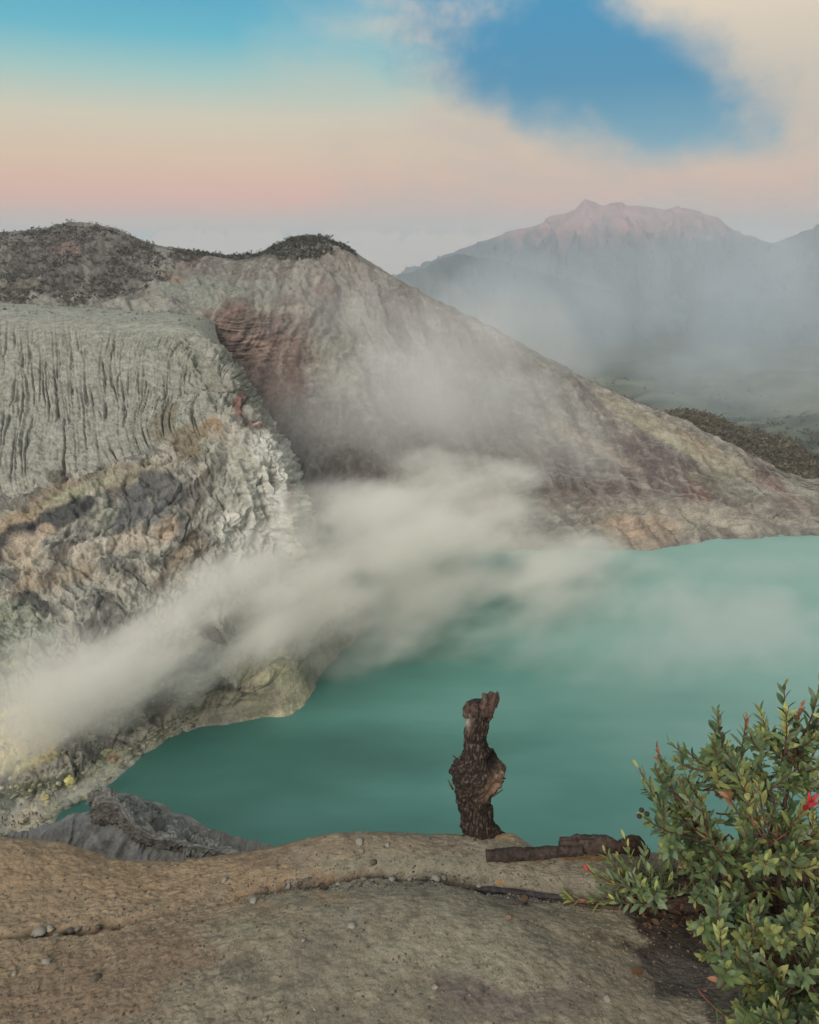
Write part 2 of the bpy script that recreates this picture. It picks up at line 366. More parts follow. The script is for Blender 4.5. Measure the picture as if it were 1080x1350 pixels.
# runnels down the slope, blocky buttresses, fine roughness
wp = fbm(G/90.0, 3)+0.5*fbm(G/24.0+5, 3)
lean = np.where(u0 < 450, 1.0, -2.2)
g = np.stack([sc_col*150+lean*(T-2)*2.2+wp*1.6, T*0.8, 0*T], -1)
run = np.clip(1-np.abs(perlin(g))/0.30, 0, 1)**1.3 + 0.5*np.clip(1-np.abs(perlin(g*np.array([2.1, 1.6, 1])+5))/0.3, 0, 1)
strk = fbm(np.stack([sc_col*70+lean*(T-2)*1.0+wp*0.5, T*0.55, 0*T], -1)+11, 5, 2.05, 0.55)
big = ridged(G/np.array([70, 70, 110.0])+3, 4)-0.8
mid = ridged(G/np.array([18, 18, 26.0])+1.7, 4)-0.8
fin = fbm(G/5.0, 4)
disp = fade*(big*(7+5*np.exp(-((u0-470)/110)**2))+mid*2.8*(0.6+0.7*sstep(wp, -0.2, 0.4))+fin*0.55-strk*1.6-run*(1.5+1.6*np.exp(-((u0-440)/110)**2))*sstep(T, 4.8, 3.4))+(1-fade)*fin*0.7
# strata shelves on the right flank (beds dipping to the right) and red cliff
flank = sstep(u0, 600, 740)*fade
bw = fbm(G/70.0, 3)
strat = perlin(np.stack([sc_col*14+bw, T*11+bw*1.2+sc_col*5, 0*T], -1))+0.5*perlin(np.stack([sc_col*30, T*27+bw*2.4+sc_col*9, 0*T+3], -1))
disp += flank*np.clip(strat*2.2, -1, 1)*1.1
redcl = np.exp(-((u0-330)/85)**2-((v0-455)/55)**2)
bed2 = perlin(np.stack([G[..., 0]/26, G[..., 2]/2.6+bw*2.0, G[..., 1]/40], -1))+0.5*perlin(np.stack([G[..., 0]/14, G[..., 2]/1.3+bw*3, G[..., 1]/30], -1)+4)
disp += redcl*fade*np.clip(bed2*2.0, -1, 1)*1.8
# foot of the slope breaks into a low rocky cliff at the shore
foot = sstep(T, 5.0, 5.5)*sstep(T, 6.1, 5.9)
disp += foot*(fbm(G/np.array([22, 22, 40.0])+9, 4))*2.0
G = G+Nn*disp[..., None]
# skyline unevenness
crestmask = sstep(np.abs(T-2), 0.25, 0.0)
G[..., 2] += crestmask*(fbm(G/18.0+2, 5)*3.2)
u, v = proj(G); jit = fbm(G/45.0+6, 5)*0.45
c = np.ones(G.shape)*A(116, 112, 107)
n1 = fbm(G/np.array([40, 40, 18.0])+2, 5)[..., None]
c = c*(1-sstep(n1, 0.0, 0.5)*0.6)+A(112, 100, 92)*sstep(n1, 0.0, 0.5)*0.6
n2 = fbm(G/np.array([16, 16, 9.0])+31, 5)[..., None]; w = sstep(n2, 0.1, 0.6)*0.7; c = c*(1-w)+A(96, 94, 90)*w
w = sstep(-n2, 0.15, 0.5)*0.6; c = c*(1-w)+A(158, 154, 140)*w
rn_ = ridged(G/np.array([22, 22, 40.0])+12, 5)[..., None]; wl_ = sstep(rn_, 1.3, 1.7)*0.7
c = paint(c, u, v, [
    (60, 350, 190, 62, 6, A(88, 83, 82), 0.9), (190, 350, 110, 30, 30, A(96, 96, 92), 0.7), (92, 330, 22, 14, 20, A(122, 98, 90), 0.7), (20, 372, 40, 12, 0, A(92, 92, 70), 0.7),
    (190, 405, 160, 12, 4, A(132, 134, 126), 0.9), (300, 385, 110, 22, 0, A(128, 134, 124), 0.8), (225, 365, 22, 8, 20, A(132, 112, 86), 0.7), (250, 345, 26, 12, 0, A(122, 102, 96), 0.6),
    (330, 412, 95, 9, -4, A(152, 148, 130), 0.8), (310, 402, 16, 9, 0, A(74, 70, 66), 0.8),
    (330, 455, 95, 48, 0, A(120, 98, 90), 0.9), (300, 420, 60, 14, 0, A(112, 90, 82), 0.7), (360, 430, 40, 22, -10, A(112, 92, 84), 0.8), (340, 520, 80, 60, 20, A(118, 94, 86), 0.85),
    (385, 330, 52, 16, -8, A(72, 76, 68), 0.85), (420, 345, 40, 16, 30, A(128, 136, 130), 0.7), (430, 385, 26, 12, 20, A(122, 100, 94), 0.7), (470, 370, 120, 30, 36, A(110, 100, 95), 0.8), (520, 430, 110, 34, 32, A(118, 104, 98), 0.6), (640, 455, 110, 14, 30, A(112, 106, 98), 0.75), (530, 420, 70, 18, 35, A(118, 106, 98), 0.7),
    (480, 470, 80, 70, 0, A(140, 140, 128), 0.7), (440, 590, 80, 70, 0, A(98, 90, 86), 0.8), (560, 560, 90, 60, 20, A(122, 118, 106), 0.6),
    (640, 560, 110, 30, 30, A(120, 112, 104), 0.6), (700, 620, 150, 50, 12, A(112, 98, 90), 0.85), (640, 660, 110, 50, 0, A(104, 92, 86), 0.8),
    (760, 630, 60, 30, 10, A(96, 82, 80), 0.8), (870, 622, 120, 34, 22, A(98, 86, 84), 0.9), (760, 575, 90, 14, 30, A(150, 130, 112), 0.6), (860, 560, 110, 12, 29, A(140, 136, 112), 0.8),
    (960, 615, 120, 14, 27, A(150, 146, 122), 0.85), (920, 585, 60, 8, 30, A(134, 120, 96), 0.7), (960, 640, 60, 20, 20, A(112, 112, 92), 0.7), (1040, 645, 60, 14, 10, A(140, 138, 128), 0.8),
    (1010, 632, 26, 10, 30, A(116, 92, 84), 0.7), (920, 650, 22, 14, 20, A(108, 78, 66), 0.8), (1060, 668, 50, 16, 0, A(104, 98, 92), 0.7), (1040, 655, 40, 7, 30, A(122, 92, 80), 0.6),
    (900, 685, 130, 26, 4, A(148, 140, 124), 0.85), (850, 700, 60, 30, 0, A(152, 134, 112), 0.8), (1000, 692, 100, 14, 0, A(142, 138, 126), 0.7), (960, 690, 50, 10, 10, A(160, 152, 134), 0.6), (830, 690, 24, 20, 40, A(164, 136, 112), 0.6)], jit)
c = c*(1-wl_*0.6)+A(86, 80, 76)*wl_*0.6
w = sstep(strk, 0.08, 0.5)[..., None]*0.55; c = c*(1-w)+A(88, 78, 76)*w
w = sstep(-strk, 0.08, 0.5)[..., None]*0.45; c = c*(1-w)+A(144, 140, 132)*w
fl_ = sstep(fbm(G/np.array([4, 4, 6.0])+3, 4), 0.15, 0.5)[..., None]*0.25; c = c*(1-fl_)+A(156, 152, 142)*fl_
lay = (sstep(strat, 0.15, 0.5)*flank*0.45)[..., None]; c = c*(1-lay)+A(152, 148, 136)*lay
lay = (sstep(bed2, 0.15, 0.5)*redcl*0.55)[..., None]; c = c*(1-lay)+A(156, 124, 106)*lay
wall = link('crater_wall', grid_mesh('crater_wall', G, c), M_wall); tag(wall, 'long crater wall and ridge with brown and grey strata behind the lake', 'crater wall', kind='structure')
GW, UW, VW, TW = G, u, v, T

# ------------------------------------------------------------------ pale bluff on the left (terrace, ribbed ash slope, cliffs, headland)
b0 = [(-260, 396, 770), (0, 398, 740), (100, 402, 735), (200, 409, 725), (258, 413, 712), (274, 417, 718), (282, 421, 735)]
b1 = [(-260, 416, 585), (0, 417, 575), (100, 424, 565), (200, 430, 556), (250, 434, 552), (276, 445, 556), (292, 455, 590)]
b2 = [(-260, 530, 462), (0, 530, 457), (100, 530, 457), (200, 520, 463), (270, 508, 472), (312, 500, 486), (326, 506, 545)]
b3 = [(-260, 665, 372), (-60, 660, 372), (0, 650, 377), (100, 626, 387), (180, 602, 397), (260, 574, 417), (320, 555, 437), (345, 564, 455), (362, 575, 520)]
b4 = [(-260, 712, 352), (-60, 700, 356), (0, 690, 360), (80, 655, 370), (150, 640, 376), (230, 628, 386), (300, 608, 400), (350, 596, 408), (378, 622, 416), (392, 640, 480)]
b5 = [(-260, 800, 312), (0, 790, 318), (100, 780, 325), (200, 770, 336), (300, 748, 362), (366, 720, 386), (404, 712, 394), (412, 718, 440)]
b6 = [(-260, 920, 262), (0, 905, 270), (100, 885, 282), (200, 872, 294), (300, 862, 304), (355, 850, 314), (398, 846, 320), (424, 830, 360), (446, 800, 430)]
b6b = [(-260, 1075, 4), (0, 1050, 4), (40, 1046, 4), (90, 1030, 4), (130, 1005, 4), (190, 968, 5), (250, 940, 6), (300, 928, 9), (345, 905, 15), (372, 880, 19), (396, 872, 19), (420, 850, 12), (448, 830, 8), (490, 800, 8)]
b7 = [(-260, 1230), (-60, 1160), (0, 1130), (50, 1106), (72, 1083), (84, 1066), (120, 1050), (150, 1030), (200, 987), (250, 963), (300, 955), (350, 946), (385, 942), (404, 925), (424, 890), (452, 858), (500, 820)]
b7a = np.array(b7, float); b6a = np.array(b6b, float)
P7 = atz(b7a[:, 0], b7a[:, 1], 0.0); P8 = P7+np.array([12, -14, -16.0])
G, ti = loft([at(*np.array(b, float).T) for b in (b0, b1, b2, b3, b4, b5, b6)]+[atz(b6a[:, 0], b6a[:, 1], b6a[:, 2]), P7, P8], 560, [24, 106, 96, 40, 106, 86, 76, 50, 6])
u0, v0 = proj(G); Nn = normals(G); T = ti[:, None]*np.ones(G.shape[1])
S = np.linspace(0, 1, G.shape[1])[None, :]*np.ones((G.shape[0], 1))
wp = fbm(G/45.0, 3)+0.45*fbm(G/11.0+5, 3)
ribs = sstep(T, 1.0, 1.55)*sstep(T, 3.15, 2.8)
ls = 2.2+sstep(S, 0.6, 1.0)*7.0
gx = S*72+ls*(T-1)*1.3+wp*0.25+fbm(np.stack([S*6, T*0.5, 0*T], -1)+4, 2)*2.0
g = np.stack([gx, T*0.9, 0*T], -1)
n1 = perlin(g); n2 = perlin(g*np.array([2.1, 1.7, 1])+7.7); n3 = perlin(g*np.array([0.45, 0.5, 1])+2.2)
groove = np.clip(1-np.abs(n1)/0.12, 0, 1)*1.05+0.6*np.clip(1-np.abs(n2)/0.14, 0, 1)*sstep(T, 2.3, 1.7)+1.7*np.clip(1-np.abs(n3)/0.075, 0, 1)*sstep(T, 1.4, 2.2)
groove *= 0.10+1.1*sstep(fbm(g*np.array([0.25, 1.6, 1])+3, 3), -0.35, 0.35)
cliff = sstep(T, 2.75, 3.2)*sstep(T, 7.6, 7.0)
wq = np.stack([fbm(G/30.0+3, 3), fbm(G/30.0+13, 3), fbm(G/30.0+23, 3)], -1)*9
big = ridged((G+wq)/np.array([34, 34, 60.0])+3, 4)-0.8
mid = ridged((G+wq*0.5)/np.array([9, 9, 15.0])+6, 4)-0.8
fin = fbm(G/2.6, 4)
but = ridged(np.stack([S*30+wp*1.2, T*0.8, 0*T], -1)+4, 3)-0.7
disp = -ribs*groove*2.7+ribs*fin*0.7+ribs*fbm(G/14.0+3, 3)*1.6+cliff*(big*5.0+mid*1.5+fin*0.55+but*1.2)+(1-cliff)*fin*0.35+sstep(S, 0.80, 0.93)*sstep(T, 1.0, 1.4)*sstep(T, 7, 6)*(ridged(G/np.array([16, 16, 22.0])+7, 4)-0.8)*6.0
fr1 = perlin((G+wq*0.8)/np.array([13, 13, 30.0])+51); fr2 = perlin((G+wq*0.8)/np.array([24, 24, 11.0])+61); fr3 = perlin((G+wq*0.4)/np.array([5, 5, 12.0])+71)
frac = np.clip(1-np.abs(fr1)/0.07, 0, 1)*1.0+np.clip(1-np.abs(fr2)/0.05, 0, 1)*0.8+np.clip(1-np.abs(fr3)/0.08, 0, 1)*0.4
disp -= cliff*frac*1.7; disp += cliff*np.sign(fr1)*0.9
bed = G[..., 2]*0.14+fbm(G/50.0, 3)*1.2; strat = np.abs((bed % 1)-0.5)*2
disp += cliff*(sstep(strat, 0.2, 0.6)-0.5)*1.4
plat = sstep(T, 0.95, 0.8); disp = disp*(1-plat)+plat*fin*0.3
flat = sstep(T, 6.8, 7.1); disp = disp*(1-flat*0.6)
G = G+Nn*disp[..., None]
G[..., 2] = np.where((T > 7.05) & (T < 8), np.maximum(G[..., 2], 0.2+(8-T)*2.2+fbm(G/9.0, 3)*1.4+fbm(G/2.5, 3)*0.5), G[..., 2])
G[..., 2] += sstep(np.abs(T-8), 0.6, 0.0)*(fbm(G/12.0+4, 3)*2.2+fbm(G/3.0, 3)*0.9)*sstep(S, 0.5, 0.62)
u, v = proj(G); jit = fbm((G+wq)/22.0+6, 5)*0.5
c = np.ones(G.shape)*A(144, 145, 134)
mot = fbm((G+wq)/np.array([14, 14, 22.0])+9, 5)[..., None]
cl = cliff[..., None]
c = c*(1-cl)+cl*A(150, 149, 138)
w = sstep(mot, 0.05, 0.3)*cl*0.8; c = c*(1-w)+A(98, 96, 92)*w
rn_ = ridged((G+wq)/np.array([11, 11, 26.0])+12, 5)[..., None]; w = sstep(rn_, 1.35, 1.75)*cl*0.75; c = c*(1-w)+A(74, 72, 70)*w
rn_ = ridged((G+wq)/np.array([7, 7, 20.0])+42, 4)[..., None]; w = sstep(rn_, 1.3, 1.7)*cl*0.6; c = c*(1-w)+A(172, 168, 154)*w
gm_ = fbm(G/np.array([5, 5, 9.0])+19, 4)[..., None]; w = sstep(gm_, 0.1, 0.5)*(1-cl)*0.35; c = c*(1-w)+A(118, 118, 104)*w
w = sstep(-mot, 0.05, 0.3)*cl*0.8; c = c*(1-w)+A(162, 156, 142)*w
c = paint(c, u, v, [
    (100, 410, 220, 10, 3, A(146, 148, 136), 0.8), (215, 433, 60, 7, 5, A(150, 152, 138), 0.8), (230, 470, 50, 26, 20, A(132, 136, 122), 0.7),
    (60, 672, 70, 26, -32, A(148, 132, 106), 0.75), (150, 630, 90, 16, -14, A(142, 132, 108), 0.7), (20, 700, 44, 30, -40, A(156, 138, 108), 0.7), (100, 650, 60, 8, -20, A(146, 152, 120), 0.7), (75, 628, 20, 9, 0, A(84, 80, 70), 0.7),
    (80, 680, 70, 17, -28, A(70, 74, 76), 0.95), (15, 715, 44, 18, -40, A(64, 66, 68), 0.9), (170, 672, 40, 20, -60, A(84, 88, 92), 0.8), (215, 640, 36, 26, 30, A(84, 86, 88), 0.85), (205, 675, 20, 20, 0, A(92, 98, 104), 0.7),
    (135, 680, 26, 18, -50, A(140, 142, 128), 0.9), (30, 725, 34, 24, -20, A(172, 158, 136), 0.85), (60, 700, 14, 10, 0, A(178, 160, 136), 0.8), (130, 722, 60, 12, -14, A(178, 168, 150), 0.7), (185, 712, 32, 15, 0, A(170, 158, 140), 0.7), (220, 700, 14, 22, 10, A(176, 154, 130), 0.7),
    (60, 765, 60, 20, -14, A(146, 132, 110), 0.8), (40, 795, 26, 18, 0, A(66, 70, 72), 0.85), (75, 745, 10, 50, 25, A(88, 82, 76), 0.6), (230, 740, 10, 60, 35, A(110, 98, 82), 0.7), (245, 745, 20, 40, 30, A(158, 144, 118), 0.5),
    (282, 568, 14, 24, -10, A(146, 118, 82), 0.85), (250, 585, 26, 26, 0, A(126, 112, 84), 0.75), (215, 555, 18, 34, 20, A(118, 110, 88), 0.7), (282, 595, 16, 12, 0, A(112, 108, 96), 0.8),
    (316, 530, 10, 26, 10, A(124, 82, 72), 0.85), (336, 560, 22, 7, 10, A(120, 84, 74), 0.8), (300, 500, 40, 14, 35, A(140, 142, 130), 0.7),
    (345, 650, 75, 95, 0, A(184, 185, 176), 0.95), (300, 620, 40, 60, 10, A(150, 150, 136), 0.7), (270, 640, 12, 60, 28, A(98, 94, 88), 0.7), (395, 690, 14, 60, 0, A(160, 160, 140), 0.8), (384, 650, 6, 20, 10, A(112, 88, 78), 0.8),
    (360, 900, 50, 60, 10, A(172, 168, 132), 0.95), (385, 920, 26, 30, 0, A(182, 176, 142), 0.9), (290, 930, 80, 30, -8, A(142, 136, 114), 0.85), (420, 850, 40, 60, 0, A(132, 130, 112), 0.8),
    (20, 850, 60, 60, 0, A(138, 144, 126), 0.9), (20, 900, 50, 40, 0, A(146, 150, 118), 0.8), (15, 975, 75, 48, 0, A(206, 192, 110), 0.95), (55, 985, 30, 22, 0, A(214, 196, 96), 0.8), (40, 1040, 60, 14, -15, A(104, 108, 78), 0.9), (75, 1032, 40, 12, -15, A(88, 94, 78), 0.9), (92, 1030, 8, 9, 0, A(196, 186, 96), 0.8),
    (100, 1055, 46, 8, -20, A(168, 164, 108), 0.85), (140, 1010, 40, 16, -35, A(132, 138, 108), 0.85), (150, 1000, 10, 8, 0, A(168, 120, 84), 0.6), (190, 985, 40, 14, -25, A(142, 142, 120), 0.8), (10, 1050, 20, 30, 0, A(92, 100, 92), 0.85), (40, 1085, 46, 26, 0, A(176, 166, 142), 0.95), (0, 1100, 40, 12, 0, A(130, 126, 116), 0.7)], jit*0.8)
bluff = link('crater_bluff', grid_mesh('crater_bluff', G, c), M_bluff); tag(bluff, 'pale grey bluff with ribbed ash slope and banded cliffs left of the lake', 'cliff', kind='structure')
GB, UB, VB, TB = G, u, v, T
def on_bluff(pu, pv):
    m = (TB > 5.5) & (TB < 8)
    d = np.where(m, (UB-pu)**2+(VB-pv)**2, 1e9); k = np.unravel_index(np.argmin(d), d.shape); return GB[k]

# inner slope below the ledge, down to the near shore (hidden under the lip of the ledge)
xs = np.linspace(-170, 200, 140); ys = np.linspace(2.9, 205, 120)
XX, YY = np.meshgrid(xs, ys); XX = XX*(0.03+0.97*np.clip(YY/60, 0, 1))
ZZ = 196.6-(YY-2.9)*1.035+(fbm(np.stack([XX, YY, 0*XX], -1)/14.0, 4)*3-4)*np.clip(YY/30, 0.02, 1)-np.clip(XX, 0, 300)*0.12
G = np.stack([XX, YY, ZZ], -1)
o = link('inner_slope', grid_mesh('inner_slope', G, np.ones(G.shape)*A(128, 126, 120)), M_outcrop); tag(o, kind='structure')

# ------------------------------------------------------------------ grey outcrop below the ledge
outc = empty('rock_outcrop', at(170, 1110, 66)); tag(outc, 'jagged grey rock outcrop with a tilted slab just beyond the brown ledge', 'rock'); OB = np.array(outc.location)
def dv_(r, Y=None): r = np.array(r, float); return at(r[:, 0], r[:, 1], r[:, 2])
# smooth grey apron under and left of the slab
q1 = [(-80, 1118, 70), (-20, 1108, 73), (20, 1101, 74), (40, 1097, 75), (55, 1091, 75), (75, 1086, 75), (92, 1076, 75), (104, 1077, 75), (118, 1071, 75), (128, 1078, 74), (150, 1080, 73), (165, 1088, 72), (182, 1102, 71), (205, 1110, 71), (240, 1114, 71), (290, 1120, 71), (380, 1140, 70)]
Q1 = dv_(q1); q2_ = Q1+np.array([0, -4.0, -6.5]); q3_ = Q1+np.array([0, -12.0, -17.0]); q4_ = Q1+np.array([0, -24.0, -36.0])
G, ti = loft([Q1+np.array([0, 16, -30.0]), Q1+np.array([0, 2, -1.5]), Q1, q2_, q3_, q4_], 320, [8, 6, 70, 60, 20], smooth=False)
u0, v0 = proj(G); Nn = normals(G); T = ti[:, None]*np.ones(G.shape[1]); S = np.linspace(0, 1, G.shape[1])[None]*np.ones((G.shape[0], 1))
wq = fbm(G/5.0, 3)
disp = (ridged(np.stack([S*16+T*0.9+wq*0.6, T*0.5, 0*T], -1), 4)-0.75)*0.8+(ridged(np.stack([S*46+T*2.0+wq, T*0.9, 0*T], -1)+3, 3)-0.7)*0.22+fbm(G/0.6, 4)*0.09
G = G+Nn*(disp*sstep(T, 1.6, 2.4)+(1-sstep(T, 1.6, 2.4))*fbm(G/1.5, 3)*0.3)[..., None]
u, v = proj(G); n1 = fbm(G/2.5, 5)[..., None]; c = np.ones(G.shape)*A(134, 135, 134); w = sstep(n1, 0, 0.5)*0.6; c = c*(1-w)+A(110, 110, 108)*w
c = paint(c, u, v, [(80, 1092, 70, 12, -10, A(114, 116, 116), 0.7), (0, 1107, 30, 8, 0, A(89, 89, 85), 0.8)], fbm(G/4.0, 4)*0.5)
link('apron', grid_mesh('apron', G-OB, c), M_outcrop, outc)
# slab: dips to the right, broken face towards the camera; rows run along the dip so the bedding follows them
r1 = [(122, 1061, 77), (127, 1053, 78), (136, 1051, 79), (152, 1048, 80), (168, 1049, 80), (178, 1054, 80), (200, 1060, 79), (212, 1064, 78.5), (215, 1072, 78.2), (226, 1076, 78), (240, 1076, 78), (254, 1086, 77), (272, 1097, 76), (290, 1103, 75), (308, 1111, 74), (330, 1121, 73), (372, 1140, 71)]
r2 = [(121, 1066, 72.5), (126, 1058, 72), (134, 1057, 71.5), (148, 1060, 71), (160, 1068, 70.5), (168, 1080, 69.8), (180, 1094, 69.2), (196, 1103, 69), (214, 1108, 69), (240, 1113, 69), (275, 1121, 68.5), (310, 1130, 68), (372, 1150, 67)]
r3 = [(121, 1082, 73), (126, 1084, 72.6), (134, 1083, 72), (148, 1083, 71.6), (159, 1087, 71), (166, 1096, 70.3), (178, 1107, 69.8), (194, 1113, 69.6), (213, 1117, 69.6), (240, 1121, 69.6), (275, 1129, 69), (310, 1138, 68.6), (372, 1156, 67.6)]
R1, R2_, R3 = dv_(r1), dv_(r2), dv_(r3)
G, ti = loft([R1+np.array([0, 6, -9.0]), R1+np.array([0, 0.6, -0.3]), R1, R2_, R3, R3+np.array([0, 5.0, -1.0])], 380, [8, 4, 120, 50, 8], smooth=False)
u0, v0 = proj(G); Nn = normals(G); T = ti[:, None]*np.ones(G.shape[1]); S = np.linspace(0, 1, G.shape[1])[None]*np.ones((G.shape[0], 1))
wq = fbm(G/6.0, 3)
bedn = T*9+S*4.0+wq*1.0                                  # bedding steps across the slab
stair = np.floor(bedn)+sstep(bedn-np.floor(bedn), 0.72, 1.0)-bedn
bl_ = perlin(np.stack([S*26+wq, bedn*0.7, 0*T], -1))
topm = sstep(T, 1.95, 2.08)*sstep(T, 2.98, 2.75); face = sstep(T, 3.0, 3.1)
disp = topm*(stair*0.55+(ridged(np.stack([S*12+wq, T*4, 0*T], -1), 4)-0.8)*0.5+np.where(np.abs(bl_) < 0.05, -0.35, 0.0))+face*(ridged(G/np.array([1.6, 1.6, 1.2]), 4)-0.8)*0.35+fbm(G/0.5, 4)*0.10
brk_ = np.exp(-((u0-210)/14)**2-(((v0-1086)-(u0-210)*0.3)/7)**2)+0.8*np.exp(-((u0-258)/18)**2-(((v0-1110)-(u0-258)*0.5)/6)**2)
disp -= sstep(brk_+fbm(G/1.6, 3)*0.35, 0.35, 0.6)*1.3*topm
G = G+Nn*disp[..., None]; G[..., 2] += sstep(np.abs(T-2), 0.15, 0.0)*np.sign(perlin(np.stack([S*44, 0*S, 0*S], -1)))*0.14
u, v = proj(G); jit = fbm(G/3.0, 4)*0.5
c = np.ones(G.shape)*A(130, 130, 126); n1 = fbm(np.stack([S*14, T*16+S*6, 0*T], -1), 4)[..., None]
w = sstep(n1, 0.05, 0.4)*0.7; c = c*(1-w)+A(98, 96, 92)*w; w = sstep(-n1, 0.1, 0.4)*0.6; c = c*(1-w)+A(156, 156, 147)*w
c = c*(1-face[..., None]*0.6)+A(102, 96, 89)*face[..., None]*0.6
link('slab', grid_mesh('slab', G-OB, c), M_outcrop, outc)

# ------------------------------------------------------------------ foreground ledge
edge = [(-300, 1096, -1.72), (0, 1108, -1.72), (60, 1113, -1.73), (130, 1129, -1.74), (180, 1136, -1.74), (250, 1132, -1.72), (320, 1125, -1.70), (370, 1115, -1.67), (420, 1105, -1.65), (480, 1100, -1.64), (560, 1099, -1.64), (640, 1101, -1.64), (686, 1106, -1.645), (702, 1117, -1.66), (760, 1122, -1.66), (850, 1128, -1.66), (950, 1134, -1.66), (1100, 1142, -1.66), (1380, 1150, -1.66)]
mid1 = [(-300, 1165, -1.70), (0, 1172, -1.70), (130, 1176, -1.70), (250, 1166, -1.69), (370, 1148, -1.66), (480, 1134, -1.64), (600, 1132, -1.635), (720, 1146, -1.65), (850, 1160, -1.66), (1000, 1166, -1.66), (1380, 1180, -1.66)]
crk = [(-300, 1240, -1.69), (0, 1232, -1.69), (60, 1230, -1.69), (130, 1222, -1.69), (200, 1210, -1.685), (300, 1188, -1.675), (380, 1168, -1.665), (450, 1165, -1.66), (520, 1161, -1.66), (590, 1158, -1.66), (640, 1172, -1.665), (700, 1182, -1.67), (760, 1187, -1.67), (850, 1192, -1.67), (1000, 1200, -1.67), (1380, 1220, -1.67)]
near = [(-300, 1300, -1.68), (0, 1285, -1.68), (130, 1270, -1.66), (250, 1245, -1.635), (370, 1212, -1.605), (480, 1196, -1.60), (600, 1198, -1.60), (720, 1222, -1.62), (850, 1240, -1.65), (1000, 1255, -1.66), (1380, 1280, -1.66)]
bot = [(-300, 1420, -1.67), (0, 1400, -1.66), (300, 1390, -1.60), (540, 1390, -1.585), (760, 1390, -1.60), (900, 1390, -1.65), (1380, 1420, -1.67)]
under = [(-500, 1900, -1.68), (200, 1900, -1.62), (540, 1900, -1.60), (900, 1900, -1.64), (1600, 1900, -1.68)]
def zr(r): r = np.array(r, float); return atz(r[:, 0], r[:, 1], 200+r[:, 2])
E1 = zr(edge)
G, ti = loft([E1+np.array([0, 0.9, -4.5]), E1+np.array([0, 0.32, -0.8]), E1+np.array([0, 0.06, -0.05]), E1, zr(mid1), zr(crk), zr(near), zr(bot), zr(under)], 740, [8, 10, 8, 70, 80, 80, 130, 30])
u0, v0 = proj(G); T = ti[:, None]*np.ones(G.shape[1])
cl_ = np.array([(r[0], r[1]) for r in crk], float)
wob = fbm(G/0.05, 3)*5+fbm(G/0.25+4, 2)*7
dv = v0-(np.interp(u0, cl_[:, 0], cl_[:, 1])+wob)
depth_u = np.interp(u0, [-300, 0, 40, 130, 200, 290, 330, 420, 560, 640, 700, 760, 860, 1000], [0.3, 0.5, 0.8, 0.9, 0.35, 0.1, 0.35, 1, 1, 1.1, 1.2, 0.8, 0.4, 0.2])
brk = sstep(fbm(G/0.12+8, 2), -0.5, 0.1)
crack = np.exp(-(np.where(dv > 0, dv/3.6, dv/4.5))**2)*depth_u*(0.4+0.6*brk)
lump = np.exp(-((dv-22)/26)**2)*depth_u*0.006
n_m = fbm(G/0.35+2, 3); n_s = fbm(G/0.07, 4); n_f = fbm(G/0.014, 3)
pit = np.clip(perlin(G/0.03+5)-0.35, 0, 1)
dz = n_m*0.012+n_s*0.0034+n_f*0.0021+fbm(G/0.006+3, 2)*0.0013-pit*0.007-crack*0.040+lump
# clodded soil on the left, eroded hollow under the bush
clod = sstep(u0+(v0-1230)*-0.4, 420, 260)*sstep(v0, 1105, 1125)
dz += clod*(np.abs(perlin(G/0.016+3))*0.0055+np.abs(perlin(G/0.045+9))*0.005-0.005)
hol = np.exp(-((u0-905)/70)**2-((v0-1265)/75)**2); dz -= hol*0.03
fade = sstep(T, 1.0, 2.6)
G[..., 2] += dz*fade+sstep(np.abs(T-3), 0.6, 0.0)*(fbm(G/0.09+1, 4)*0.012)
G[..., 1] += (1-fade)*n_m*0.05
u, v = proj(G); jit = fbm(G/0.10+6, 5)*0.5
c = np.ones(G.shape)*A(132, 123, 102)
mot = fbm(G/0.16+4, 5)[..., None]
w = sstep(mot, 0.0, 0.5)*0.5; c = c*(1-w)+A(106, 100, 87)*w
w = sstep(-mot, 0.1, 0.5)*0.4; c = c*(1-w)+A(143, 137, 115)*w
tan_ = (sstep(u+(v-1230)*1.5+jit*160, 420, 180)*0.9)[..., None]; c = c*(1-tan_)+A(143, 120, 91)*tan_
c = paint(c, u, v, [(140, 1150, 330, 34, 2, A(148, 122, 89), 0.8), (360, 1120, 60, 22, -10, A(126, 104, 80), 0.8), (480, 1112, 160, 16, 0, A(128, 113, 91), 0.7), (120, 1300, 170, 60, -20, A(122, 100, 78), 0.7),
    (560, 1140, 160, 14, 0, A(130, 124, 104), 0.7), (330, 1290, 40, 22, 10, A(100, 95, 80), 0.6), (320, 1270, 30, 12, -20, A(95, 91, 78), 0.5), (600, 1300, 60, 20, 10, A(102, 89, 85), 0.5), (660, 1330, 60, 20, 10, A(104, 89, 87), 0.6), (730, 1320, 70, 16, 0, A(102, 89, 85), 0.5), (620, 1250, 120, 40, 0, A(139, 132, 109), 0.6), (780, 1230, 90, 30, 0, A(137, 126, 100), 0.6),
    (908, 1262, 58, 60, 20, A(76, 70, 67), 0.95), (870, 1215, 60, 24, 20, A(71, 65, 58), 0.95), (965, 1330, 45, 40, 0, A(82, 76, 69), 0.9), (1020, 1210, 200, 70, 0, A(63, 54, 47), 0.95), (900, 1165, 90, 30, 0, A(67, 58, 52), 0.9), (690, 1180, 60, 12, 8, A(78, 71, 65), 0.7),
    (640, 1101, 60, 3, 3, A(152, 115, 63), 0.7), (775, 1130, 34, 7, 0, A(139, 106, 47), 0.9)], jit)
crack_dark = (np.exp(-(dv/6.0)**2)*np.clip(depth_u, 0, 1)*0.55)[..., None]; c = c*(1-crack_dark)+A(66, 58, 52)*crack_dark  # darker along the crack, more where it is deeper
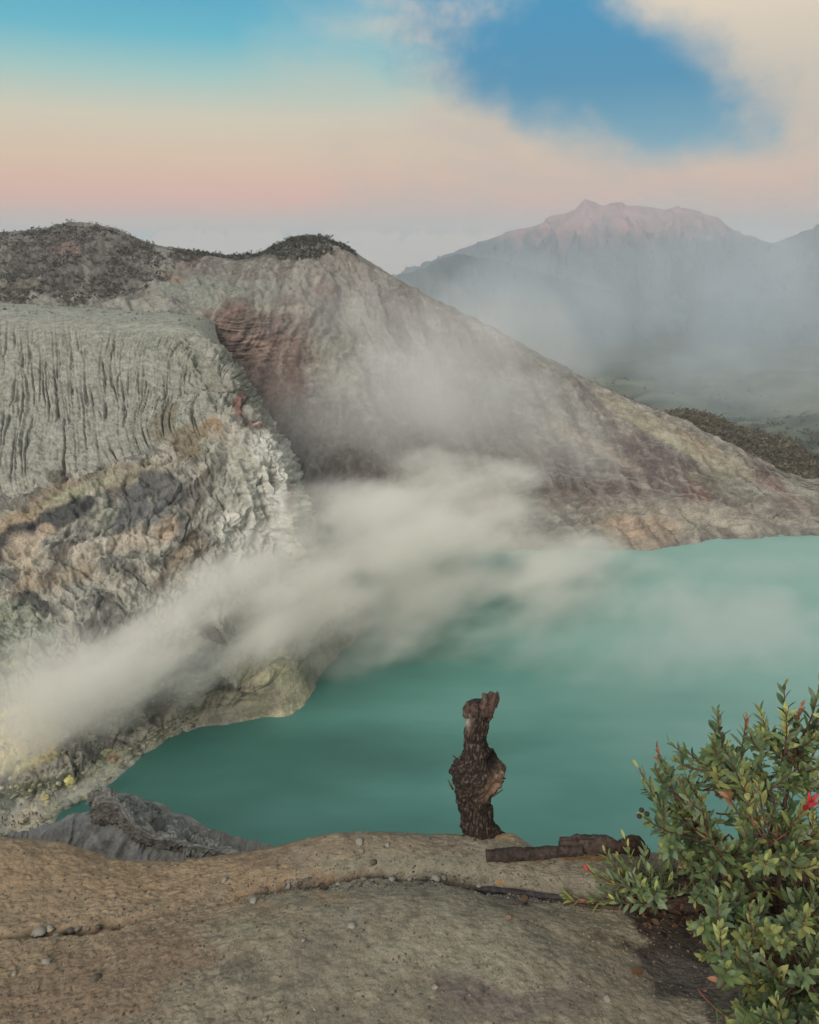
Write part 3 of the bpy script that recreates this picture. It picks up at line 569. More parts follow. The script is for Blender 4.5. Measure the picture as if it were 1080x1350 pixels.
# the ledge goes on to both sides, out of the picture
def side(col_, k, sgn):
    e_ = G[:, col_][:, None]+np.array([1.0, 0, 0])*sgn*(np.arange(1, k+1)*0.14)[None, :, None]
    e_[..., 2] += fbm(e_/0.6+3, 4)*0.05*np.minimum(np.arange(1, k+1)/4, 1)-fbm(e_[:, :1]/0.6+3, 4)*0.01; return e_
eR, eL = side(-1, 26, 1), side(0, 26, -1)[:, ::-1]
G = np.concatenate([eL, G, eR], 1); c = np.concatenate([np.repeat(c[:, :1], 26, 1), c, np.repeat(c[:, -1:], 26, 1)], 1)
T = ti[:, None]*np.ones(G.shape[1]); u, v = proj(G)
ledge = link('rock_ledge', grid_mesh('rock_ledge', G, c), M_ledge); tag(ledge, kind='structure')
GL, UL, VL, TL = G, u, v, T
_m = TL >= 2.95
def on_ledge(pu, pv):
    d = np.where(_m, (UL-pu)**2+(VL-pv)**2, 1e9); k = np.unravel_index(np.argmin(d), d.shape); return GL[k].copy()
# ------------------------------------------------------------------ forested spur beyond the low rim
f1 = [(820, 556, 1150), (880, 548, 1120), (915, 549, 1100), (950, 558, 1080), (985, 569, 1050), (1015, 580, 1020), (1042, 592, 1000), (1065, 606, 980), (1100, 640, 960), (1200, 680, 940)]
f2 = [(820, 600, 900), (900, 600, 890), (950, 612, 880), (1000, 632, 860), (1060, 655, 840), (1200, 680, 820)]
F1 = at(*np.array(f1, float).T); F2 = at(*np.array(f2, float).T)
G, ti = loft([F1+np.array([0, 160, -90.0]), F1, F2, F2+np.array([0, -60, -60.0])], 150, [14, 60, 10])
G[..., 2] += fbm(G/60.0, 4)*7
o = link('forest_spur', grid_mesh('forest_spur', G, np.ones(G.shape)*A(88, 78, 62)), M_valley); tag(o, kind='structure')
GS = G[14:74].reshape(-1, 3)

def clumps(name, P, size, cols, label, tris=10, flat=0.8, mat=M_scrub):
    """many small leafy tufts standing on points P, one mesh"""
    n = len(P); sz = size[0]+(size[1]-size[0])*rng.random(n)**1.6
    cc = np.asarray(cols)[rng.integers(0, len(cols), n)]*(0.7+0.6*rng.random((n, 1)))
    ctr = P[:, None, :]+rng.normal(size=(n, tris, 3))*np.array([0.42, 0.42, 0.30])*sz[:, None, None]+np.array([0, 0, 0.45])*sz[:, None, None]
    tri = ctr[:, :, None, :]+rng.normal(size=(n, tris, 3, 3))*0.30*sz[:, None, None, None]
    Vv = tri.reshape(-1, 3); Cc = np.repeat((cc[:, None, :]*(0.8+0.4*rng.random((n, tris, 1)))).reshape(-1, 3), 3, 0)
    ob = link(name, mesh_np(name, Vv, np.arange(len(Vv)).reshape(-1, 3), Cc, smooth=False), mat)
    tag(ob, label, 'scrub', kind='stuff'); return ob
def pick(mask, n):
    k = np.flatnonzero(mask.ravel()); return rng.choice(k, min(n, len(k)), replace=False)
nz_ = fbm(GW/30.0+3, 4)
area = (TW > 1.85) & (TW < 3.05)
ridge_l = area & (UW > -80) & (UW < 300) & (VW < 400-np.clip(UW-130, 0, 200)*0.42+nz_*14)
k = pick(ridge_l & (nz_ > -0.25), 3800); P = GW.reshape(-1, 3)[k]
clumps('ridge_scrub', P, (1.0, 3.3), [A(82, 78, 78), A(94, 87, 85), A(88, 90, 78), A(104, 94, 90), A(74, 72, 72)], 'dark grey-green scrub covering the left ridge and its skyline')
k = pick((np.abs(TW-2.03) < 0.09) & (UW > 230) & (UW < 470), 800); P = GW.reshape(-1, 3)[k]
k2 = pick(area & (np.hypot((UW-395)/55, (VW-328)/15)+nz_*0.5 < 0.95), 900)
clumps('knoll_scrub', np.concatenate([P, GW.reshape(-1, 3)[k2]]), (1.2, 3.4), [A(76, 80, 70), A(88, 90, 78), A(74, 72, 70)], 'dark scrub on the rounded knoll of the crater rim')
k = pick((np.abs(TW-2.05) < 0.12) & (UW > 470) & (UW < 1080), 500); P = GW.reshape(-1, 3)[k]
clumps('rim_grass', P, (0.5, 1.4), [A(120, 116, 88), A(98, 98, 76)], 'sparse dry tufts along the crest of the right flank')
k = rng.integers(0, len(GS), 5200)
clumps('forest', GS[k], (3.0, 7.5), [A(98, 86, 72), A(90, 82, 68), A(108, 98, 76), A(86, 84, 66), A(116, 106, 80)], 'brown-green forest on the spur beyond the low right rim')
k = pick((TB > 0.1) & (TB < 0.95) & (UB > -50) & (fbm(GB/25.0, 3) > 0.05), 260); P = GB.reshape(-1, 3)[k]
clumps('terrace_tufts', P, (0.5, 1.6), [A(104, 104, 92), A(92, 92, 80)], 'sparse grey tufts on the flat terrace below the ridge')

GV = np.array([v_.co[:] for v_ in bpy.data.objects['valley_ground'].data.vertices]); uV, vV = proj(GV)
kk = np.flatnonzero((uV > 780) & (uV < 1150) & (vV > 500) & (vV < 640) & (GV[:, 1] < 4200) & (fbm(GV/420.0+2, 3) > -0.1))
kk = rng.choice(kk, 1400); P = GV[kk]+rng.normal(size=(len(kk), 3))*np.array([30, 26, 0]); P[:, 2] -= 2
clumps('valley_trees', P, (6.0, 15.0), [A(74, 82, 66), A(66, 74, 60), A(86, 90, 70)], 'scattered dark trees and hedges on the green valley floor')
# ------------------------------------------------------------------ boulders at the steaming shore
def lump_mesh(name, sub, amp, seed, sq=(1, 1, 0.7), col=(0.3, 0.3, 0.28), flat=False):
    import bmesh
    bm = bmesh.new(); bmesh.ops.create_icosphere(bm, subdivisions=sub, radius=1.0)
    v_ = np.array([v.co[:] for v in bm.verts]); f_ = np.array([[l.index for l in f.verts] for f in bm.faces]); bm.free()
    d = 1+amp*fbm(v_*1.3+seed, 3)+amp*0.5*(np.abs(perlin(v_*2.6+seed))-0.3)
    v_ = v_*d[:, None]*np.array(sq)
    cc = np.asarray(col)*(1+0.25*fbm(v_*3+seed, 3))[:, None]
    return mesh_np(name, v_, f_, np.clip(cc, 0, 0.9), smooth=not flat)
bl = [(118, 1053, 1.5, (150, 150, 116), 'pale boulder standing in the water at the tip of the sulphur shore'), (104, 1064, 1.7, (140, 136, 122), 'grey boulder half in the water beside the sulphur terrace'), (92, 1066, 1.9, (128, 126, 116), 'broad grey boulder on the shore nearest the people'),
      (137, 994, 1.9, (164, 166, 124), 'large yellowish boulder above the shore beneath the steam'), (122, 1003, 1.3, (112, 112, 84), 'dark boulder left of the large yellowish one'), (150, 1002, 1.2, (150, 132, 104), 'tan boulder just right of the large yellowish one'), (171, 999, 1.2, (146, 146, 126), 'grey boulder on the middle of the rubble shore'),
      (184, 994, 1.1, (152, 150, 130), 'small grey boulder on the rubble shore towards the headland'), (160, 988, 1.0, (138, 140, 116), 'small boulder uphill on the rubble shore'), (60, 1052, 1.5, (186, 180, 116), 'yellow crusted boulder beside the low steam wisp'), (92, 1029, 1.8, (196, 190, 104), 'bright sulphur-yellow boulder at the vents')]
for i, (pu, pv, r, c_, lb) in enumerate(bl):
    o = link('boulder', lump_mesh('boulder', 3, 0.5, i*3.7, (1.1, 1, 0.8), A(*c_)), M_bluff); o.location = on_bluff(pu, pv)+np.array([0, 0, r*0.15]); o.scale = (r, r, r)
    o.rotation_euler = (0, 0, i*1.1); tag(o, lb, 'boulder', 'boulders on the steaming shore')
k = pick((TB > 6.3) & (TB < 7.9) & (UB > -20) & (UB < 260), 900); P = GB.reshape(-1, 3)[k]
import bmesh
_bm = bmesh.new(); bmesh.ops.create_icosphere(_bm, subdivisions=1, radius=1.0)
IV = np.array([v.co[:] for v in _bm.verts]); IF = np.array([[l.index for l in f.verts] for f in _bm.faces]); _bm.free()
def rubble(name, P, smin, smax, cols, label, mat, cat='gravel'):
    n = len(P); s = smin+(smax-smin)*rng.random(n)**2.5
    vv = IV[None]*(1+0.35*rng.normal(size=(n, len(IV), 1))*0.6)*s[:, None, None]*np.array([1, 1, 0.7])+P[:, None, :]
    ff = (IF[None]+np.arange(n)[:, None, None]*len(IV)).reshape(-1, 3)
    cc = np.repeat(np.asarray(cols)[rng.integers(0, len(cols), n)]*(0.75+0.5*rng.random((n, 1))), len(IV), 0)
    ob = link(name, mesh_np(name, vv.reshape(-1, 3), ff, cc, smooth=False), mat); tag(ob, label, cat, kind='stuff'); return ob
rubble('shore_rubble', P, 0.3, 1.3, [A(140, 140, 122), A(158, 154, 118), A(112, 112, 98)], 'pale rubble strewn along the steaming shore', M_bluff)

# ------------------------------------------------------------------ people on the shore terrace
def figure(pose):
    vs = [(0, 0, .95), (0, 0, 1.15), (0, .01, 1.40), (0, .01, 1.50), (0, .02, 1.58), (0, .02, 1.70)]
    r = [.13, .13, .15, .06, .09, .085]; es = [(0, 1), (1, 2), (2, 3), (3, 4), (4, 5)]
    st, ar = {'stand': (.03, .05), 'walk': (.22, .22), 'carry': (.12, .30)}[pose]
    for s in (-1, 1):
        b = len(vs); vs += [(s*.10, 0, .88), (s*.11, s*st*.5+.03, .48), (s*.12, s*st, .06), (s*.12, s*st+.14, .03)]; r += [.10, .065, .045, .04]
        es += [(0, b), (b, b+1), (b+1, b+2), (b+2, b+3)]
        b = len(vs); vs += [(s*.20, 0, 1.38), (s*.25, -s*ar*.4, 1.12), (s*.24, ar*.6, .88), (s*.235, ar*.7, .80)]; r += [.065, .05, .038, .035]
        es += [(2, b), (b, b+1), (b+1, b+2), (b+2, b+3)]
    me = bpy.data.meshes.new('person'); me.from_pydata(vs, es, []); o = bpy.data.objects.new('person_tmp', me); COL.objects.link(o)
    o.modifiers.new('s', 'SKIN')
    for i, sv in enumerate(me.skin_vertices[0].data): sv.radius = (r[i], r[i]); sv.use_root = (i == 0)
    o.modifiers.new('d', 'SUBSURF').levels = 1
    bpy.context.view_layer.update(); ev = o.evaluated_get(bpy.context.evaluated_depsgraph_get()); m2 = bpy.data.meshes.new_from_object(ev)
    v_ = np.array([v.co[:] for v in m2.vertices]); f_ = [tuple(p.vertices) for p in m2.polygons]
    bpy.data.objects.remove(o); return v_, f_
FIG = {p: figure(p) for p in ('stand', 'walk', 'carry')}
def person(pu, pv, pose, shirt, pants, rz, label):
    v_, f_ = FIG[pose]; me = bpy.data.meshes.new('person'); me.from_pydata(v_.tolist(), [], f_)
    col = np.ones((len(v_), 4)); z = v_[:, 2]; hand = (np.abs(v_[:, 0]) > .18) & (z < .86) & (z > .7)
    col[:, :3] = np.where((z < .92)[:, None], lin(pants)*1.2, lin(shirt)*1.2)
    col[(z > 1.49) | hand, :3] = lin((120, 84, 66)); col[z > 1.64, :3] = lin((34, 28, 28)); col[z < .07, :3] = lin((40, 38, 40))
    a_ = me.attributes.new('Col', 'FLOAT_COLOR', 'POINT'); a_.data.foreach_set('color', col.astype(np.float32).ravel())
    for p in me.polygons: p.use_smooth = True
    o = link('person', me, M_cloth); o.location = on_bluff(pu, pv); o.rotation_euler = (0, 0, rz); tag(o, label, 'person', 'people on the shore terrace')
M_cloth = rock_mat('cloth', 9.0, 0.2, 0.12)
RED, DRK, BLU, ORG, PUR, GRY = (140, 52, 50), (46, 44, 50), (58, 62, 92), (190, 96, 54), (120, 60, 96), (110, 104, 100)
for (pu, pv, po, sh_, pn, rz, lb) in [
    (8, 1090, 'stand', RED, DRK, 0.3, 'person in a dull red jacket at the far left of the terrace'), (16, 1090, 'carry', RED, DRK, 1.2, 'person in red beside the leftmost group on the terrace'), (20, 1092, 'stand', PUR, DRK, 2.0, 'person in a purple jacket standing on the lower terrace'),
    (26, 1087, 'walk', ORG, DRK, 0.6, 'person in bright orange on the middle of the terrace'), (29, 1089, 'stand', DRK, DRK, -0.4, 'person in black standing next to the orange jacket'), (32, 1086, 'carry', DRK, GRY, 1.9, 'person in a dark jacket with grey trousers on the terrace'),
    (40, 1095, 'walk', DRK, BLU, 0.9, 'person in a dark jacket walking near the water'), (43, 1094, 'stand', BLU, DRK, -1.2, 'person in a blue jacket near the water'), (53, 1096, 'stand', DRK, DRK, 0.2, 'person in black nearest the grey outcrop'),
    (51, 1090, 'stand', GRY, DRK, 1.0, 'person in grey standing alone at the terrace edge'), (32, 1077, 'walk', RED, DRK, -0.7, 'person in red climbing the upper terrace'), (40, 1076, 'stand', RED, GRY, 0.1, 'person in red with grey trousers on the upper terrace'),
    (43, 1074, 'carry', (150, 80, 66), DRK, 0.8, 'person in a faded red top highest on the terrace'), (49, 1076, 'stand', DRK, DRK, 2.4, 'person in black on the upper terrace'), (54, 1078, 'walk', BLU, DRK, -0.2, 'person in blue at the right of the upper terrace'),
    (18, 1080, 'stand', DRK, BLU, 0.5, 'person in a dark top by the dark slope'), (5, 1081, 'walk', BLU, DRK, 1.4, 'person in blue walking below the dark slope')]:
    person(pu, pv, po, sh_, pn, rz, lb)

# ------------------------------------------------------------------ broken stump on the edge of the ledge
def tube_np(path, radii, n=12, amp=0.0, fr=30.0, seed=0.0, cap=True):
    P = np.asarray(path, float); m = len(P); tg = np.gradient(P, axis=0); tg /= np.linalg.norm(tg, axis=1)[:, None]+1e-9
    ref = np.array([0.31, 0.87, 0.39]); a1 = np.cross(tg, ref); a1 /= np.linalg.norm(a1, axis=1)[:, None]; a2 = np.cross(tg, a1)
    th = np.linspace(0, 2*np.pi, n, endpoint=False); r = np.asarray(radii, float)[:, None]*np.ones(n)
    pts = P[:, None]+(a1[:, None]*np.cos(th)[None, :, None]+a2[:, None]*np.sin(th)[None, :, None])*r[..., None]
    if amp:
        al = np.concatenate([[0], np.cumsum(np.linalg.norm(np.diff(P, axis=0), axis=1))])/max(np.mean(radii), 1e-5)
        g_ = np.stack([np.cos(th)[None]*2.2+0*al[:, None], np.sin(th)[None]*2.2+0*al[:, None], al[:, None]*0.22+0*th[None]], -1)+seed   # grain runs along the wood
        pts = P[:, None]+(pts-P[:, None])*(1+amp*(0.75*fbm(g_, 4)+0.35*fbm(pts*fr+seed, 2)))[..., None]
    i = np.arange(m*n).reshape(m, n); j = np.roll(i, -1, axis=1)
    f = np.stack([i[:-1], j[:-1], j[1:], i[1:]], -1).reshape(-1, 4)
    V_ = pts.reshape(-1, 3); f = [tuple(q) for q in f]
    if cap:
        V_ = np.concatenate([V_, P[:1], P[-1:]]); k0, k1 = m*n, m*n+1
        f += [(i[0, (q+1) % n], i[0, q], k0) for q in range(n)]+[(i[-1, q], i[-1, (q+1) % n], k1) for q in range(n)]
    return V_, f
def mesh_py(name, V_, f, col=None, smooth=True):
    me = bpy.data.meshes.new(name); me.from_pydata(np.asarray(V_).tolist(), [], [tuple(int(x) for x in q) for q in f])
    if col is not None:
        c4_ = np.ones((len(V_), 4), np.float32); c4_[:, :3] = col
        a_ = me.attributes.new('Col', 'FLOAT_COLOR', 'POINT'); a_.data.foreach_set('color', c4_.ravel())
    me.polygons.foreach_set('use_smooth', np.full(len(me.polygons), smooth)); me.update(); return me
base = on_ledge(636, 1102); Ys = base[1]+0.02
stump = empty('stump', base); tag(stump, 'broken dark tree stump with a burl and split top on the ledge', 'stump')
cs = np.array([(1114, 607, 672), (1103, 609, 667), (1097, 610, 662), (1090, 609, 656), (1082, 608, 653), (1057, 602, 647), (1046, 600, 650), (1032, 596, 661), (1021, 592, 667), (1012, 594, 667), (1005, 600, 662), (999, 606, 658), (993, 610, 651), (987, 612, 645), (973, 611, 643), (959, 612, 646), (946, 613, 645), (934, 613, 648), (928, 614, 647), (926, 620, 640)], float)
tt = np.arange(len(cs)); ti_ = np.linspace(0, len(cs)-1, 220); cs2 = np.stack([np.interp(ti_, tt, cs[:, k]) for k in range(3)], 1)
pl = at(cs2[:, 1], cs2[:, 0], Ys); pr = at(cs2[:, 2], cs2[:, 0], Ys); ctr = (pl+pr)/2; hw = np.linalg.norm(pr-pl, axis=1)/2*0.92
n = 120; th = np.linspace(0, 2*np.pi, n, endpoint=False)
R_ = np.stack([np.cos(th)[None]*hw[:, None], np.sin(th)[None]*hw[:, None]*0.82, 0*th[None]*hw[:, None]], -1)
q = ctr[:, None]+R_; dsp = fbm(q*np.array([30, 30, 22.0]), 4)*0.13+(ridged(q*np.array([55, 55, 20.0])+4, 2)-0.7)*0.10+fbm(q*np.array([80, 80, 60.0])+3, 2)*0.05+(ridged(q*np.array([130, 130, 14.0])+8, 3)-0.8)*0.07+sstep(perlin(q*np.array([60, 60, 18.0])+6), 0.15, 0.3)*0.05
q = ctr[:, None]+R_*(1+dsp)[..., None]
vq = cs2[:, 0][:, None]*np.ones(n); uq = proj(q)[0]; front = (np.sin(th) < 0.25)[None]*np.ones(q.shape[:2])
scar = np.exp(-(((uq-652)+(vq-1022)*0.5)/11)**2-((vq-1024)/15)**2)*front
holeb = np.exp(-((uq-650)/9)**2-((vq-998)/7)**2)*front
q[..., 1] += scar*0.016+holeb*0.03; q[..., 2] += -holeb*0.004
cst = np.ones(q.shape)*lin((44, 38, 36))
w_ = sstep(fbm(q*np.array([170, 170, 60.0])+3, 4), 0.05, 0.6)[..., None]*0.6; cst = cst*(1-w_)+lin((112, 101, 90))*w_
w_ = np.clip(scar*1.5, 0, 1)[..., None]*0.9; cst = cst*(1-w_)+lin((142, 120, 104))*w_
pt = (np.exp(-((uq-616)/5)**2-((vq-945)/11)**2)*front)[..., None]*0.9; cst = cst*(1-pt)+lin((166, 154, 146))*pt
w_ = np.clip(holeb*1.4, 0, 1)[..., None]; cst = cst*(1-w_)+lin((34, 28, 28))*w_
i = np.arange(220*n).reshape(220, n); j = np.roll(i, -1, 1); fq = [tuple(x) for x in np.stack([i[:-1], j[:-1], j[1:], i[1:]], -1).reshape(-1, 4)]+[tuple(i[-1])]
o = link('trunk', mesh_py('trunk', q.reshape(-1, 3)-base, fq, cst.reshape(-1, 3)), M_bark, stump)
def add_tube(name, uvy, rad_px, col, parent, org, mat, n=12, amp=0.3, fr=60.0, m=24):
    a_ = np.array(uvy, float); P = at(a_[:, 0], a_[:, 1], a_[:, 2]); x = np.linspace(0, 1, len(P)); xi = np.linspace(0, 1, m)
    P = hermite(P, x, xi); t_ = P[:, 1]/(cp+(675-np.interp(xi, x, a_[:, 1]))/FPX*sp); r = np.interp(xi, np.linspace(0, 1, len(rad_px)), rad_px)*t_/FPX
    V_, f_ = tube_np(P, r, n, amp, fr, len(name)*1.7)
    cc = lin(col)*(1+0.5*fbm(V_*90+2, 3))[:, None]
    return link(name, mesh_py(name, V_-org, f_, np.clip(cc, 0.004, 0.8)), mat, parent)
for k_, (pth, rp_) in enumerate([([(641, 946, Ys), (642, 934, Ys), (645, 925, Ys), (647, 918, Ys), (649, 912, Ys+.005)], [9, 9.5, 8, 6.5, 5.5, 2.5]), ([(637, 942, Ys-.012), (638, 930, Ys-.014), (640, 920, Ys-.012), (637, 914, Ys-.01)], [8, 6.5, 5, 4, 2]),
        ([(644, 936, Ys-.008), (650, 924, Ys-.006), (653, 914, Ys-.004)], [7, 6, 4.5, 2]), ([(631, 940, Ys+.01), (634, 928, Ys+.012), (635, 921, Ys+.012)], [7, 5, 3, 1]), ([(651, 930, Ys), (655, 918, Ys), (656, 912, Ys)], [5, 4, 2.5, 1]), ([(617, 944, Ys-.006), (617, 933, Ys-.006), (618, 926, Ys-.004)], [7, 6, 2.2]), ([(624, 940, Ys-.02), (626, 931, Ys-.02), (627, 927, Ys-.018)], [7, 5, 2])]):
    add_tube('split_prong', pth, rp_, (84, 70, 64) if k_ < 3 else (78, 66, 60), stump, base, M_bark, 20, 0.55, 70, 30)
for tw in ([(597, 1040, Ys-.02), (593, 1033, Ys-.03), (591, 1028, Ys-.03)], [(603, 1004, Ys-.02), (601, 999, Ys-.03), (597, 996, Ys-.03)], [(605, 1002, Ys-.02), (607, 998, Ys-.02)], [(648, 1050, Ys-.02), (656, 1046, Ys-.04), (663, 1041, Ys-.05)]):
    add_tube('twig', tw, [1.6, 1.1, 0.7], (84, 70, 64), stump, base, M_bark, 6, 0.2, 80, 8)
# ------------------------------------------------------------------ fallen log and charred sticks
g0 = on_ledge(700, 1130); Yl = g0[1]-0.02
log = empty('log', g0); tag(log, 'fallen dark log lying across the edge of the ledge beside the stump', 'log')
add_tube('shaft', [(641, 1128, Yl-.01), (670, 1127, Yl-.01), (710, 1125, Yl), (745, 1122, Yl), (768, 1120, Yl)], [7.5, 8.5, 8, 7, 7], (64, 55, 52), log, g0, M_bark, 28, 0.32, 75, 110)
add_tube('root_end', [(738, 1112, Yl+.02), (750, 1113, Yl+.02), (775, 1114, Yl+.02), (800, 1115, Yl+.02), (816, 1118, Yl+.02)], [7, 9.5, 10, 10, 6], (76, 65, 60), log, g0, M_bark, 30, 0.55, 60, 80)
add_tube('root_end', [(812, 1119, Yl+.03), (828, 1114, Yl+.03), (842, 1118, Yl+.04), (850, 1130, Yl+.04)], [6, 10, 10, 6], (64, 52, 46), log, g0, M_bark, 26, 0.6, 60, 60)
for (pts, rp, c_, nm, lb) in [
    ([(626, 1172), (650, 1173), (690, 1178), (715, 1181), (742, 1183)], [2.5, 4, 4.2, 3.5, 3], (66, 62, 64), 'stick', 'long charred stick lying in the crack left of the small plant'),
    ([(640, 1178), (658, 1181), (678, 1186)], [3, 3.4, 2.4], (78, 78, 80), 'stick', 'short charred stick below the long one in the crack'),
    ([(690, 1192), (705, 1189), (735, 1190)], [1.4, 1.4, 1], (70, 62, 58), 'stick', 'thin dark twig under the long charred stick'),
    ([(742, 1190), (790, 1196), (850, 1195), (900, 1185), (950, 1178)], [2.2, 2.2, 2.6, 3, 3], (74, 62, 56), 'stick', 'long bare runner stem below the small plant'),
    ([(860, 1180), (900, 1174), (945, 1172)], [2, 2.4, 2], (92, 80, 74), 'stick', 'pale bare stick lying between the two bushes')]:
    gp = [on_ledge(*p_) for p_ in pts]; ob = add_tube(nm, [(p_[0], p_[1], g_[1]-0.006) for p_, g_ in zip(pts, gp)], rp, c_, None, gp[0], M_bark, 9, 0.25, 70, 30)
    ob.location = gp[0]; tag(ob, lb, 'stick', 'sticks in the crack of the ledge')

# ------------------------------------------------------------------ pebbles, gravel, fallen leaves
peb = [lump_mesh('pebble', 2, 0.5, 5.1*k, (1.1, 0.9, 0.7), A(*c_)) for k, c_ in enumerate([(142, 138, 128), (116, 110, 100), (132, 102, 80), (92, 84, 78), (148, 138, 120)])]
def pebble(pu, pv, rpx, kind, lb, gr):
    g_ = on_ledge(pu, pv); t_ = np.linalg.norm(g_-EYE); o = link('pebble', peb[kind], M_stone); o.location = g_+np.array([0, 0, rpx*t_/FPX*0.3]); o.scale = [rpx*t_/FPX]*3
    o.rotation_euler = (rng.random()*0.5, rng.random()*0.5, rng.random()*6); tag(o, lb, 'pebble', gr)
ORD = ['leftmost', 'second', 'third', 'fourth', 'fifth', 'sixth', 'seventh', 'eighth', 'ninth', 'tenth', 'eleventh', 'twelfth', 'thirteenth']
PCOL = ['grey', 'dull grey', 'rusty', 'dark', 'pale tan']
def crack_row(lst, where, gr):
    for i_, (pu, pv, r, k) in enumerate(sorted(lst)):
        pebble(pu, pv, r, k, f'{ORD[i_]} {PCOL[k]} pebble'+('' if i_ == 0 else ' from the left')+f' lodged in {where}', gr)
crack_row([(46, 1230, 4.5, 0), (54, 1229, 6, 0), (66, 1226, 4.5, 4), (94, 1228, 4.5, 3), (103, 1226, 4, 1), (130, 1222, 4, 3), (118, 1225, 3, 1), (75, 1233, 3, 1)], 'the left crack of the ledge', 'pebbles in the left crack')
crack_row([(380, 1169, 4, 0), (395, 1165, 3, 3), (420, 1166, 3, 1), (445, 1167, 3, 0), (480, 1160, 3.5, 1), (516, 1160, 4.5, 0), (540, 1160, 3, 4), (575, 1160, 6, 0), (586, 1158, 4, 1), (632, 1170, 3.5, 0), (610, 1163, 3, 1), (490, 1166, 2.5, 0), (560, 1158, 3, 3)], 'the crack below the stump', 'pebbles in the middle crack')
for (pu, pv, r, k, lb) in [(475, 1111, 5, 0, 'grey pebble on the crest of the ledge left of the stump'), (476, 1123, 3.5, 4, 'small tan pebble just below the grey one on the crest'), (463, 1222, 5, 0, 'largest lone grey pebble in the middle of the near rock'), (334, 1188, 4.5, 0, 'grey pebble where the left and middle cracks nearly meet'),
    (60, 1264, 4, 2, 'rusty pebble touching a grey one below the left crack'), (62, 1269, 5, 0, 'grey pebble touching a rusty one below the left crack'), (127, 1290, 4.5, 3, 'dark pebble on the brown soil at lower left'), (296, 1161, 3.5, 0, 'grey pebble alone on the brown slope above the crack'), (670, 1210, 4, 2, 'rusty orange pebble on the rock below the charred sticks'),
    (575, 1303, 4, 4, 'pale tan pebble low in the middle of the near rock'), (801, 1317, 4, 0, 'grey pebble at the bottom left of the dark soil'), (692, 1216, 3, 3, 'small dark pebble right of the rusty orange one'), (20, 1285, 3, 4, 'small tan pebble near the lower left edge'), (74, 1242, 3, 1, 'small dull pebble just under the left crack'), (350, 1345, 3, 4, 'small tan pebble at the very bottom of the ledge'),
    (400, 1240, 2.5, 0, 'tiny grey pebble left of the largest lone pebble'), (492, 1138, 4, 3, 'dark pebble on the slope below the crest pebbles'), (510, 1115, 3, 0, 'small grey pebble right of the crest pebbles'), (690, 1125, 4, 0, 'grey pebble against the front of the log'), (724, 1128, 3, 0, 'small grey pebble under the middle of the log')]: pebble(pu, pv, r, k, lb, 'loose pebbles on the ledge')
k = pick((TL > 3.1) & (TL < 7.6) & (UL > -30) & (UL < 1100), 8000); P = GL.reshape(-1, 3)[k]
rubble('grit', P, 0.0008, 0.0042, [A(124, 116, 98), A(100, 92, 80), A(112, 100, 82), A(84, 78, 72), A(126, 106, 86)], 'coarse grit scattered over the ledge', M_stone)
k = pick((np.abs(VL-np.interp(UL, cl_[:, 0], cl_[:, 1])) < 9) & (TL > 3.5) & (UL > 340) & (UL < 760), 700); P = GL.reshape(-1, 3)[k]
rubble('crack_gravel', P, 0.0015, 0.006, [A(120, 116, 108), A(84, 78, 74), A(100, 94, 88)], 'fine gravel gathered in the crack of the ledge', M_stone)

# ------------------------------------------------------------------ leafy shrubs
def leaf_geo(L=1.0, Wd=0.172, curl=0.12, fold=0.28):
    t_ = np.array([0, .12, .35, .6, .82, 1.0]); w_ = Wd*np.array([.10, .45, .92, 1.0, .68, .05])
    V_ = []
    for a_, b_ in zip(t_, w_):
        z = -curl*a_*a_+0.05*a_
        V_ += [(a_, b_, z+fold*b_), (a_, 0, z), (a_, -b_, z+fold*b_)]
    f_ = []
    for k in range(5):
        q_ = k*3; f_ += [(q_, q_+1, q_+4, q_+3), (q_+1, q_+2, q_+5, q_+4)]
    return np.array(V_)*L, np.array(f_)
LV, LF = leaf_geo()
PAL = {'grey': (88, 100, 78), 'green': (86, 100, 66), 'dark': (60, 76, 54), 'yellow': (112, 117, 72), 'lime': (126, 128, 82), 'rust': (122, 88, 70), 'red': (150, 46, 54), 'pink': (150, 76, 74)}
LEAFM = {}
def leaf_mesh(kind, var):
    if (kind, var) not in LEAFM:
        cc = lin(PAL[kind])*KL*(0.85+0.15*var); rib = np.tile(np.array([1.0, 1.25, 1.0]), 6)[:, None]
        LEAFM[kind, var] = mesh_np('leaf', LV, LF, np.clip(cc*rib, 0, 0.7))
        LEAFM[kind, var].materials.append(M_leaf)
    return LEAFM[kind, var]
KL = 1.9
def unit(a_): return a_/(np.linalg.norm(a_)+1e-9)
